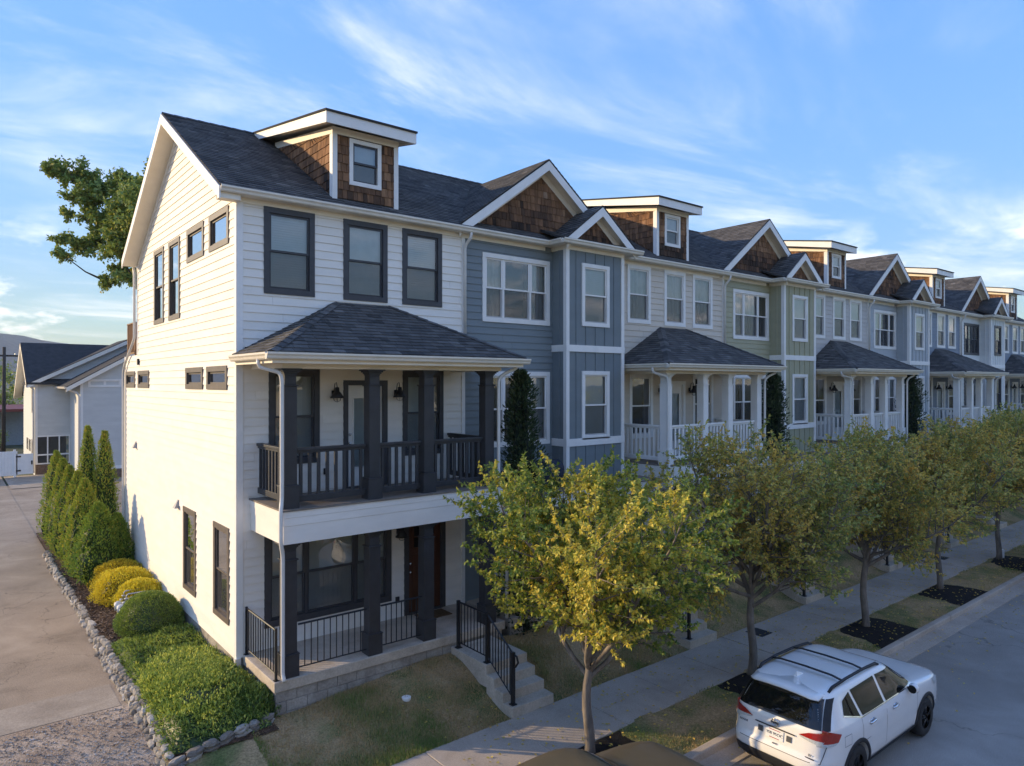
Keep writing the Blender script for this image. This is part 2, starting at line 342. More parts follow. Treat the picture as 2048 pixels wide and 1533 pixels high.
# ------------------------------------------------------------------ windows and doors
def slats(par, F, a0, a1, h0, h1, d, mat, pitch=.05):
    mb = MB(); h = h0
    while h < h1-.01:
        mb.quad(F.p(a0,h,d+.012), F.p(a1,h,d+.012), F.p(a1,h+pitch*.98,d-.014), F.p(a0,h+pitch*.98,d-.014)); h += pitch
    mb.quad(F.p(a0,h0,d-.03), F.p(a1,h0,d-.03), F.p(a1,h1,d-.03), F.p(a0,h1,d-.03))
    mb.build('blind', mat, par)
def window(par, F, a0, a1, h0, h1, tw, trim, sash, units=(1,), style='double', back='blind', ops=None, screen=True, proud=.036, name='window', backs=None):
    mb = MB()
    mb.fbox(F, a0, a0+tw, h0+tw, h1-tw, 0, proud); mb.fbox(F, a1-tw, a1, h0+tw, h1-tw, 0, proud)
    mb.fbox(F, a0, a1, h1-tw, h1, 0, proud+.004); mb.fbox(F, a0, a1, h0, h0+tw, 0, proud+.004)
    i0, i1, j0, j1 = a0+tw, a1-tw, h0+tw, h1-tw
    e = .012                                                       # jamb lining back to the room
    mb.fbox(F, i0-e, i0, j0, j1, -.26, -.001); mb.fbox(F, i1, i1+e, j0, j1, -.26, -.001)
    mb.fbox(F, i0-e, i1+e, j1, j1+e, -.26, -.001); mb.fbox(F, i0-e, i1+e, j0-e, j0, -.26, -.001)
    w = mb.build(name, trim, par)
    tot = sum(units); x = i0; sw = .042
    rail = MB(); m = len(units); mull = .055
    wid = (i1-i0-mull*(m-1))
    for k, u in enumerate(units):
        x1 = x+wid*u/tot
        hm = (j0+j1)/2
        if style == 'double':
            for (p, q, d) in ((hm-.02, j1, .004), (j0, hm+.02, -.026)):
                rail.fbox(F, x, x+sw, p, q, d-.028, d); rail.fbox(F, x1-sw, x1, p, q, d-.028, d)
                rail.fbox(F, x+sw, x1-sw, p, p+sw, d-.028, d); rail.fbox(F, x+sw, x1-sw, q-sw, q, d-.028, d)
                pn = MB(); pn.quad(F.p(x+sw,p+sw,d-.014), F.p(x1-sw,p+sw,d-.014), F.p(x1-sw,q-sw,d-.014), F.p(x+sw,q-sw,d-.014)); pn.build('pane', GLASS, w)
            if screen:
                sm = MB(); sm.quad(F.p(x+.01,j0+.01,-.012), F.p(x1-.01,j0+.01,-.012), F.p(x1-.01,hm-.022,-.012), F.p(x+.01,hm-.022,-.012)); sm.build('insect_screen', SCREEN, w)
        else:
            rail.fbox(F, x, x+sw, j0, j1, -.035, -.005); rail.fbox(F, x1-sw, x1, j0, j1, -.035, -.005)
            rail.fbox(F, x+sw, x1-sw, j0, j0+sw, -.035, -.005); rail.fbox(F, x+sw, x1-sw, j1-sw, j1, -.035, -.005)
            pn = MB(); pn.quad(F.p(x+sw,j0+sw,-.02), F.p(x1-sw,j0+sw,-.02), F.p(x1-sw,j1-sw,-.02), F.p(x+sw,j1-sw,-.02)); pn.build('pane', GLASS, w)
        if k < m-1: rail.fbox(F, x1, x1+mull, j0, j1, -.06, .012)
        bk = backs[k] if backs else back
        if bk == 'blind': slats(w, F, x+.006, x1-.006, j0+.01, j1-.01, -.085, BLINDM)
        elif bk == 'warm': slats(w, F, x+.006, x1-.006, j0+.01, j1-.01, -.085, GOLDREF)
        else:
            bm_ = MB(); mm = {'shade': SHADEM, 'curtain': CURT, 'dark': ROOM, 'white': BLINDM}[bk]
            if bk == 'curtain':
                n = 14
                for q in range(n):
                    f0, f1 = q/n, (q+1)/n; d0, d1 = -.10+.02*math.sin(q*1.9), -.10+.02*math.sin((q+1)*1.9)
                    bm_.quad(F.p(x+(x1-x)*f0,j0,d0), F.p(x+(x1-x)*f1,j0,d1), F.p(x+(x1-x)*f1,j1,d1), F.p(x+(x1-x)*f0,j1,d0))
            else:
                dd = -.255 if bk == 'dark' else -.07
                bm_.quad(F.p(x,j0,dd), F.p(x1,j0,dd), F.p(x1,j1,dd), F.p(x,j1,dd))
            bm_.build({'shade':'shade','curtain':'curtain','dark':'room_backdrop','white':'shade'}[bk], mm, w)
        x = x1+mull
    rail.build('sash', sash, w)
    if ops is not None: ops.append((a0+tw*.45, a1-tw*.45, h0+tw*.45, h1-tw*.45))
    return w
def door(par, F, a0, a1, h0, h1, tw, trim, slab, lite, ops, blind='shade', top_lite=False, knob=True):
    mb = MB(); mb.fbox(F, a0, a0+tw, h0, h1-tw, 0, .036); mb.fbox(F, a1-tw, a1, h0, h1-tw, 0, .036); mb.fbox(F, a0, a1, h1-tw, h1, 0, .04)
    i0, i1, j1 = a0+tw, a1-tw, h1-tw
    mb.fbox(F, i0-.012, i0, h0, j1, -.2, -.001); mb.fbox(F, i1, i1+.012, h0, j1, -.2, -.001); mb.fbox(F, i0-.012, i1+.012, j1, j1+.012, -.2, -.001)
    mb.fbox(F, i0-.01, i1+.01, h0, h0+.03, -.1, .07)
    w = mb.build('door_frame', trim, par)
    l0, l1, m0, m1 = lite
    sb = MB()
    sb.fbox(F, i0, i0+l0, h0+.03, j1, -.08, -.035); sb.fbox(F, i1-l0, i1, h0+.03, j1, -.08, -.035)
    sb.fbox(F, i0+l0, i1-l0, h0+.03, h0+m0, -.08, -.035); sb.fbox(F, i0+l0, i1-l0, h0+m1, j1, -.08, -.035)
    for q in (0, 1):                                                # raised moulding round the glass
        xx = (i0+l0, i1-l0-.03)[q]; sb.fbox(F, xx, xx+.03, h0+m0, h0+m1, -.035, -.02)
        zz = (h0+m0, h0+m1-.03)[q]; sb.fbox(F, i0+l0+.03, i1-l0-.03, zz, zz+.03, -.035, -.02)
    if top_lite:
        c = (i0+i1)/2; sb.fbox(F, c-.012, c+.012, h0+m0, h0+m1, -.07, -.03); sb.fbox(F, i0+l0, i1-l0, h0+(m0+m1)/2-.012, h0+(m0+m1)/2+.012, -.07, -.031)
        for q in (0, 1): xx = i0+.14+q*(i1-i0)/2*.86; sb.fbox(F, xx, xx+(i1-i0)*.30, h0+.25, h0+m0-.12, -.035, -.022)
    d = sb.build('door', slab, par)
    g = MB(); g.quad(F.p(i0+l0,h0+m0,-.055), F.p(i1-l0,h0+m0,-.055), F.p(i1-l0,h0+m1,-.055), F.p(i0+l0,h0+m1,-.055)); g.build('pane', GLASS, d)
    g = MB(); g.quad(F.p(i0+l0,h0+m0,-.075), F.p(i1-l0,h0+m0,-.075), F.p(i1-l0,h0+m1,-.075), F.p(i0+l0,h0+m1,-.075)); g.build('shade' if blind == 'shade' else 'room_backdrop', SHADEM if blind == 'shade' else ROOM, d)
    if knob:
        for hz in (.98, 1.18):
            k = MB(); c = F.p(i0+.055, h0+hz, -.03); k.lathe([(.012,0),(.014,-.02),(.03,-.03),(.032,-.045),(.02,-.06),(.002,-.064)], c, 10, 'y'); k.build('handle', CHROME, d, smooth=True)
    ops.append((a0+tw*.4, a1-tw*.4, h0-.05, h1-tw*.4))
def wall_lamp(par, F, a, h, tilt=0.):
    c = F.p(a, h, 0); n = F.N; mb = MB()
    mb.fbox(F, a-.045, a+.045, h-.02, h+.10, .016, .045)
    pts = [c+n*.04+Vector((0,0,.06)), c+n*.09+Vector((0,0,.25)), c+n*.16+Vector((0,0,.27)), c+n*.20+Vector((0,0,.17))]
    mb.tube(pts, .010, 8); o = mb.build('lamp_arm', IRON, par, smooth=True)
    s = MB(); b = c+n*.20+Vector((0,0,-.06))
    s.lathe([(.03,.23),(.045,.22),(.05,.14),(.07,.12),(.155,.0),(.15,-.004),(.06,.11)], b, 18); s.build('lamp_shade', IRON, par, smooth=True)
    g = MB()
    for k in range(6):
        an = k*math.pi/3; g.tube([b+Vector((.09*math.cos(an),.09*math.sin(an),.0)), b+Vector((.07*math.cos(an),.07*math.sin(an),-.06)), b+Vector((0,0,-.09))], .004, 5)
    g.build('lamp_cage', IRON, par)

# ------------------------------------------------------------------ row houses
S = 10.95                                   # one repeat of the row: dormer house + gable house
EXP = .176
SL = .593
def zr(y): return 9.24+SL*(y+.22)           # front slope of the long roof
RIDGE_Y, RIDGE_Z = 4.4, 9.24+SL*4.62
XF = lambda xo, y=0.: Frame((xo, y, 0), (1,0,0), (0,0,1), (0,-1,0))
GPROF = [(0,0),(.075,0),(.095,.02),(.105,.06),(.13,.09),(.13,.125),(.115,.125),(.112,.10),(.01,.10),(0,.125)]
def gutter(par, pts, sides, mat):
    mb = MB()
    for (p, q), sd in zip(zip(pts, pts[1:]), sides): mb.extrude(GPROF, p, q, sd)
    return mb.build('gutter', mat, par)
def downspout(par, pts, mat, r=.038):
    P = [Vector(p) for p in pts]; out = [P[0]]
    for i in range(1, len(P)-1):
        a, b, c = P[i-1], P[i], P[i+1]; k = min(.09, (b-a).length*.4, (c-b).length*.4)
        out += [b+(a-b).normalized()*k, b+((a-b).normalized()+(c-b).normalized())*k*.28, b+(c-b).normalized()*k]
    out.append(P[-1]); mb = MB(); mb.tube(out, r, 8); return mb.build('downspout', mat, par, smooth=True)
def column(par, x, y, z0, z1, mat, w=.245, name='column'):
    mb = MB(); b = lambda hw, p, q: mb.box(x-hw, x+hw, y-hw, y+hw, p, q); h = w/2
    b(h+.032, z0, z0+.40); b(h+.040, z0+.40, z0+.425); b(h, z0+.425, z1-.33); b(h+.022, z1-.33, z1-.305); b(h-.012, z1-.305, z1-.15)
    n = 5
    for i in range(n):                     # flared head
        f = i/(n-1); b(h-.012+.085*f**1.6, z1-.15+.03*i, z1-.12+.03*i-(.0 if i < n-1 else .002))
    return mb.build(name, mat, par, bevel=.006)
def baluster_rail(par, p0, p1, z0, mat, spacing=.172, w=.062, top=1.10, bot=.12):
    "wooden balustrade: top rail, bottom rail and every baluster"
    p0, p1 = Vector((*p0, 0)), Vector((*p1, 0)); d = (p1-p0); Ln = d.length; d.normalize(); n = Vector((-d.y, d.x, 0))
    F = Frame((p0.x, p0.y, z0), d, (0,0,1), n)
    r = MB(); r.fbox(F, 0, Ln, top-.055, top, -.055, .055); r.fbox(F, .0, Ln, top-.105, top-.056, -.028, .028); r.build('top_rail', mat, par, bevel=.008)
    r = MB(); r.fbox(F, 0, Ln, bot-.03, bot+.085, -.030, .030); r.build('bottom_rail', mat, par, bevel=.005)
    k = max(1, round(Ln/spacing)); hs = w/2
    me = None
    b = MB(); b.box(-hs, hs, -hs*.62, hs*.62, 0, top-.105-bot-.085); me = b.mesh('baluster', mat)
    for i in range(k):
        a = (i+.5)*Ln/k; q = F.p(a, bot+.085, 0); o = link('baluster', me, par, loc=q); o.rotation_euler.z = math.atan2(d.y, d.x)
def iron_rail(par, pts, h=.80, spacing=.125, post_ends=(True, True), heavy=False, clearance=.12):
    "thin iron railing along a 3-D polyline (the feet of it)"
    pts = [Vector(p) for p in pts]; Z = Vector((0,0,1))
    r = MB(); top = [p+Z*(h+clearance) for p in pts]; bot = [p+Z*clearance for p in pts]
    r.tube(top, .019, 6); r.build('top_rail', IRON, par); r = MB(); r.tube(bot, .013, 6); r.build('bottom_rail', IRON, par)
    for i, p in enumerate(pts):
        if (i == 0 and not post_ends[0]) or (i == len(pts)-1 and not post_ends[1]): continue
        q = MB(); w = .032 if heavy else .02; q.box(p.x-w, p.x+w, p.y-w, p.y+w, p.z, p.z+h+clearance+.03); q.box(p.x-w*1.9, p.x+w*1.9, p.y-w*1.9, p.y+w*1.9, p.z, p.z+.015); q.build('iron_post', IRON, par)
    for a, b in zip(pts, pts[1:]):
        L_ = (b-a).length; k = max(1, round(L_/spacing))
        for i in range(1, k):
            p = a.lerp(b, i/k)+Z*clearance; q = MB(); q.box(p.x-.008, p.x+.008, p.y-.008, p.y+.008, p.z, p.z+h); q.build('iron_baluster', IRON, par)
def shingles(par, F, rng, h1, R, mode='stuff', name='roof_shingle', exp=.143):
    return clad(par, F, name, ROOF, rng, 0., h1, exp, [], SHINW, R, .020, .006, gap=.008, mode=mode, tintf=lambda a, h: min(.98, max(.02, R.gauss(.45, .18))))
def hip_porch_roof(par, xo, R, mode, gut):
    xl, xr, yf, ze, zt = xo-.10, xo+5.74, -2.10, 5.965, 7.165; r0, r1 = xo+2.09, xo+3.39
    A, B, Cc, D, E, G = (xl,yf,ze), (xr,yf,ze), (r1,0,zt), (r0,0,zt), (xl,0,ze), (xr,0,ze)
    rf = MB(); rf.slab([A,B,Cc,D], .05); rf.slab([E,A,D], .05); rf.slab([B,G,Cc], .05)
    rf.box(xl+.02, xr-.02, yf+.02, -.01, ze-.06, ze-.045)
    roof = rf.build('porch_roof', ROOF, par)
    sl_ = math.hypot(2.1, zt-ze); F = Frame(A, (1,0,0), Vector(D)-Vector((r0,yf,ze)), (0,-(zt-ze),2.1))
    shingles(roof, F, lambda h: ((r0-xl)*h/sl_, (xr-xl)-(xr-r1)*h/sl_), sl_, R, mode)
    for (o, Av, top, base) in ((E, (0,-1,0), D, 1), (B, (0,1,0), Cc, -1)):
        w = Vector(top)-Vector((o[0], 0, ze)); L_ = w.length; N = Vector((-base*(zt-ze), 0, abs(top[0]-o[0])))
        if base == 1: rg = lambda h, L_=L_: (0, 2.1*(1-h/L_))
        else: rg = lambda h, L_=L_: (2.1*h/L_, 2.1)
        shingles(roof, Frame(o, Av, w, N), rg, L_, R, mode)
    for a, b in ((A, D), (B, Cc)):                                    # hip caps
        caps = MB()
        a, b = Vector(a), Vector(b); n = 14; d = (b-a).normalized(); sd = d.cross(Vector((0,0,1))).normalized()
        for i in range(n):
            p, q = a.lerp(b, i/n), a.lerp(b, (i+1.15)/n if i < n-1 else 1); u = Vector((0,0,.034)); v = Vector((0,0,.018))
            caps.add([p+u, q+v, q+v+sd*.13-Vector((0,0,.045)), p+u+sd*.13-Vector((0,0,.045)), q+v-sd*.13-Vector((0,0,.045)), p+u-sd*.13-Vector((0,0,.045))], [(0,1,2,3),(0,5,4,1)], R.random()*.8+.1)
        caps.build('hip_cap', ROOF, roof)
    # flashing, fascia, soffit, beam
    b = MB(); b.box(xl+.05, xr-.05, yf+.05, yf+.08, ze-.20, ze-.05); b.box(xl+.05, xl+.08, yf+.08, -.02, ze-.20, ze-.05); b.box(xr-.08, xr-.05, yf+.08, -.02, ze-.20, ze-.05); b.build('fascia', CREAMW, par)
    b = MB(); b.box(xl+.08, xr-.08, yf+.08, -.02, ze-.19, ze-.175); b.build('soffit', CREAMW, par)
    b = MB(); b.box(xo+.27, xo+5.33, -1.70, -1.42, 5.68, ze-.19); b.box(xo+.27, xo+.52, -1.42, -.02, 5.68, ze-.19); b.box(xo+5.08, xo+5.33, -1.42, -.02, 5.68, ze-.19); b.box(xo+.52, xo+5.08, -1.42, -.02, 5.72, 5.74); b.build('porch_beam', CREAMW, par)
    zg = ze-.135
    gutter(par, [(xl+.05,-.01,zg), (xl+.05,yf+.05,zg)], [(-1,0,0)], gut); gutter(par, [(xl-.08,yf+.05,zg+.001), (xr+.08,yf+.05,zg+.001)], [(0,-1,0)], gut); gutter(par, [(xr-.05,yf+.05,zg), (xr-.05,-.01,zg)], [(1,0,0)], gut)
    return roof
def gable(par, xc, zap, m, yf, yw, half, R, mode, yb_ridge, yb_foot, trim=WHITE, shakes=True):
    for s in (-1, 1):
        P0, P1, P2, P3 = Vector((xc,yf,zap)), Vector((xc,yb_ridge,zap)), Vector((xc+s*half,yf,zap-m*half)), Vector((xc+s*half,yb_foot,zap-m*half))
        rf = MB(); pts = [P0,P2,P1] if abs(yb_foot-yf) < .01 else [P0,P2,P3,P1]
        rf.slab(pts, .05); o = rf.build('gable_roof', ROOF, par)
        L_ = math.hypot(half, m*half); H = P0-P2; N = Vector((s*m,0,1))
        F = Frame(P2-Vector((0,.03,0)), (0,1,0), H, N)
        yb0, yb1 = yb_foot-yf+.03, yb_ridge-yf+.03
        shingles(o, F, lambda h, L_=L_: (0, yb0+(yb1-yb0)*h/L_), L_, R)
        f = MB(); z = Vector((0,0,1)); y = Vector((0,1,0))
        def strip(ya, yb_, up, dn, ext):
            a, b = P0+y*(ya-yf), P2+y*(ya-yf)+(P2-P0).normalized()*ext; c, d = a+y*(yb_-ya), b+y*(yb_-ya)
            f.add([a-z*up,b-z*up,b-z*dn,a-z*dn,c-z*up,d-z*up,d-z*dn,c-z*dn], [(0,1,2,3),(7,6,5,4),(0,4,5,1),(3,2,6,7),(1,5,6,2),(0,3,7,4)])
        strip(yf-.03, yf+.005, .052, .30, 0); f.build('rake_board', trim, par)
        f = MB(); strip(yf+.006, yw, .21, .23, -.05); f.build('soffit', CREAMW, par)
        f = MB(); strip(yw-.03, yw, .231, .42, -.25); f.build('frieze', CREAMW, par)
    ztop = zap-.30
    wl = MB(); hb = zap-m*half+.0
    wl.add([(xc,yw,ztop),(xc-(ztop-hb)/m,yw,hb),(xc+(ztop-hb)/m,yw,hb)], [(0,1,2)]); w = wl.build('gable_wall', CEDAR, par)
    F = XF(0, yw-.004)
    clad(w, F, 'cedar_shake', CEDAR, lambda h: (xc-max(0,(zap-.33-h))/m, xc+max(0,(zap-.33-h))/m), zap-m*half+.02, ztop-.05, .195, [], SHAKEW, R, .024, .008, gap=.009, mode=mode, tintf=cedar_tint(R, zap-m*half, zap))
def cedar_tint(R, z0, z1):
    def f(a, h):                                                     # rain-blackened patches low down, bleached brown elsewhere
        k = noise.noise(Vector((a*.9+z0, h*1.3, 3.1+a*.2))); v = .55+.35*k+R.gauss(0,.16)-.30*max(0, 1-(h-z0)/(z1-z0)*2.2)
        return min(.98, max(.02, v))
    return f
def main_roof(par, x0, x1, R, left_rake=False, right_rake=False):
    xa = x0-(.40 if left_rake else 0); xb = x1+(.40 if right_rake else 0)
    rf = MB(); ye = -.22
    rf.slab([(xa,ye,zr(ye)),(xb,ye,zr(ye)),(xb,RIDGE_Y,RIDGE_Z),(xa,RIDGE_Y,RIDGE_Z)], .10); rf.slab([(xa,RIDGE_Y,RIDGE_Z),(xb,RIDGE_Y,RIDGE_Z),(xb,9.25,zr(ye)-.14),(xa,9.25,zr(ye)-.14)], .10)
    o = rf.build('roof', ROOF, par)
    L_ = math.hypot(RIDGE_Y-ye, RIDGE_Z-zr(ye)); F = Frame((xa,ye-.02,zr(ye)-.008), (1,0,0), (0,1,SL), (0,-SL,1))
    shingles(o, F, lambda h: (0, xb-xa), L_, R)
    cap = MB(); x = xa
    while x < xb:
        x2 = min(x+.30, xb); t = R.random()*.7+.1
        cap.add([(x,RIDGE_Y-.15,RIDGE_Z-.045),(x2,RIDGE_Y-.15,RIDGE_Z-.055),(x2,RIDGE_Y,RIDGE_Z+.035),(x,RIDGE_Y,RIDGE_Z+.045),(x2,RIDGE_Y+.15,RIDGE_Z-.055),(x,RIDGE_Y+.15,RIDGE_Z-.045)], [(0,1,2,3),(3,2,4,5)], t); x = x2-.02
        if x2 >= xb: break
    cap.build('ridge_caps', ROOF, o)
    return o
def eave(par, x0, x1, gut):
    b = MB(); b.box(x0, x1, -.20, -.005, 9.105, 9.12); b.build('soffit', CREAMW, par)
    b = MB(); b.box(x0, x1, -.20, -.17, 9.12, 9.225); b.build('fascia', CREAMW, par)
    b = MB(); b.box(x0, x1, -.030, -.001, 9.0, 9.105); b.build('frieze_board', CREAMW, par)
    gutter(par, [(x0,-.20,9.10), (x1,-.20,9.10)], [(0,-1,0)], gut)
def dormer(par, xo, R, mode, dark):
    xa, xb, y0 = xo+2.10, xo+3.67, .15
    d0 = MB(); base = zr(y0); zt = 10.93; sh = .16
    yt = (zt-sh*y0-9.24-SL*.22)/(SL-sh)
    d0.add([(xa,y0,base),(xb,y0,base),(xb,y0,zt+.05),(xa,y0,zt+.05),(xa,yt,zr(yt)),(xb,yt,zr(yt))], [(0,3,4),(1,5,2)])
    w = d0.build('dormer_wall', CEDAR, par)
    ops = []; F = XF(0, y0-.004)
    win = window(w, F, xo+2.47, xo+3.26, 9.82, 10.85, .09, WHITE, TRIM_SHADE if dark else WHITE, back='shade', ops=ops)
    win.name = 'dormer_window'
    sheathing(w, F, 'dormer_front', CEDAR, [(xa, xb, base-.05, zt+.05)], ops, d=-.002)
    clad(w, F, 'cedar_shake', CEDAR, lambda h: (xa+.07, xb-.07), base+.03, zt-.06, .195, ops, SHAKEW, R, .026, .009, gap=.009, mode=mode, tintf=cedar_tint(R, base, zt))
    rg = lambda h: (max(y0+.07, (h-(zt-sh*y0)+.06)/sh), max(y0+.07, (h-9.24)/SL-.22-.03))
    for xs, n in ((xa, -1), (xb, 1)):
        Fs = Frame((xs+n*.004, 0, 0), (0,1,0), (0,0,1), (n,0,0))
        clad(w, Fs, 'cedar_shake', CEDAR, rg, base+.05, zr(yt)-.1, .195, [], SHAKEW, R, .026, .009, gap=.009, mode=mode if n < 0 else 'stuff', tintf=cedar_tint(R, base, zt+.6))
    t = .035
    for xs, n in ((xa, -1), (xb, 1)):
        c = MB(); c.box(xs+(-t if n < 0 else -.08), xs+(.08 if n < 0 else t), y0-t, y0, base-.06, zt-.055); c.box(xs-(t if n < 0 else 0), xs+(0 if n < 0 else t), y0+.0005, y0+.11, base+.02, zt-.055); c.build('corner_board', WHITE, w)
    c = MB(); c.box(xa-.036, xb+.036, y0-.036, y0, zt-.054, zt+.10)
    for xs, n in ((xa, -1), (xb, 1)):
        p = xs+n*.03; q0, q1 = sorted((xs, p)); c.add([(q0,y0,zt-.054),(q1,y0,zt-.054),(q1,yt,zr(yt)-.06),(q0,yt,zr(yt)-.06),(q0,y0,zt+.10),(q1,y0,zt+.10),(q1,yt,zr(yt)+.10),(q0,yt,zr(yt)+.10)], [(0,1,2,3),(4,7,6,5),(0,3,7,4),(1,5,6,2),(0,4,5,1)])
    c.build('frieze_board', CREAMW, w)
    # shed roof
    ya, yb = -.20, 4.30; zz = lambda y: 11.20+.165*(y-ya); ra, rb = xa-.32, xb+.33
    rf = MB(); rf.slab([(ra-.02,ya-.03,zz(ya)+.045),(rb+.02,ya-.03,zz(ya)+.045),(rb+.02,yb,zz(yb)+.045),(ra-.02,yb,zz(yb)+.045)], .045); o = rf.build('dormer_roof', ROOF, par)
    f = MB(); f.box(ra, rb, ya, ya+.03, zz(ya)-.24, zz(ya))
    for xs in (ra, rb-.03):
        f.add([(xs,ya+.03,zz(ya)-.24),(xs+.03,ya+.03,zz(ya)-.24),(xs+.03,yb,zz(yb)-.17),(xs,yb,zz(yb)-.17),(xs,ya+.03,zz(ya)),(xs+.03,ya+.03,zz(ya)),(xs+.03,yb,zz(yb)),(xs,yb,zz(yb))], [(0,1,2,3),(4,7,6,5),(0,3,7,4),(1,5,6,2),(2,6,7,3)])
    f.build('fascia', WHITE, par)
    f = MB(); f.slab([(ra+.03,ya+.03,zz(ya)-.14),(rb-.03,ya+.03,zz(ya)-.14),(rb-.03,yb-.3,zz(yb)-.16),(ra+.03,yb-.3,zz(yb)-.16)], .02); f.build('soffit', CREAMW, par)

def porch_floor_block(par, x0, x1, R, near):
    b = MB(); b.box(x0, x1, -1.75, -.0, -.19, 0); b.build('porch_slab', CONC, par, bevel=.012)
    core = MB(); core.box(x0+.05, x1-.05, -1.69, -.02, -1.2, -.192); wall = core.build('porch_base', CONC2, par)
    if near:                                                        # laid concrete blocks
        for row in range(4):
            z1 = -.194-.2*row; z0 = z1-.192; x = x0+.035-(0 if row % 2 == 0 else .2); 
            while x < x1-.04:
                a, c = max(x, x0+.035), min(x+.392, x1-.035)
                if c-a > .05:
                    k = MB(); k.box(a, c, -1.715+R.uniform(-.004,.004), -1.685, z0, z1); k.build('block', CONC2, wall, bevel=.006)
                x += .40
            y = -1.68
            while y < -.05:
                k = MB(); k.box(x0+.030+R.uniform(-.004,.004), x0+.06, y, min(y+.392, -.03), z0, z1); k.build('block', CONC2, wall, bevel=.006); y += .40
def steps(par, x0, x1, rail=True):
    for z, y in ((-.24,-3.02),(-.43,-3.28),(-.62,-3.56),(-.81,-3.85)):
        ys = -1.755 if z == -.24 else {-.43:-3.015,-.62:-3.275,-.81:-3.555}[z]
        b = MB(); b.box(x0, x1, y, ys, z-.45 if z == -.24 else -1.06, z); b.build('step', CONC, par, bevel=.012)
    if rail:
        q = x0+.10
        iron_rail(par, [(q,-1.90,-.24),(q,-2.92,-.24)], .86, .115, heavy=True)
        iron_rail(par, [(q,-2.92,-.24),(q+.02,-3.72,-.81)], .86, .115, post_ends=(False, True), heavy=True)
        r = MB(); r.tube([(q+.02,-3.72,.17),(q+.05,-3.80,.13),(q+.06,-3.83,.02),(q+.03,-3.78,-.07)], .022, 8); r.build('rail_scroll', IRON, par, smooth=True)
def deck(par, x0, x1, top=3.10, bot=2.47, mat=None):
    mat = mat or SIDING['white']; yf = -1.78; hh = top-.03-bot
    for i, (p, q, d) in enumerate(((0,.56,.0),(.56,.80,.008),(.80,1.0,.014))):
        z0, z1 = bot+hh*p, bot+hh*q; b = MB(); b.box(x0-d, x1+d, yf-d, yf+.03, z0, z1-.003); b.box(x0-d, x0+.03, yf+.031, -.02, z0, z1-.003); b.box(x1-.03, x1+d, yf+.031, -.02, z0, z1-.003); b.build('fascia_board', mat, par)
    b = MB(); b.box(x0-.03, x1+.03, yf-.035, -.018, top-.03, top); b.build('deck_floor', DECKF, par)
    b = MB(); b.box(x0+.03, x1-.03, yf+.03, -.02, bot+.04, bot+.06); b.build('ceiling', CREAMW, par)

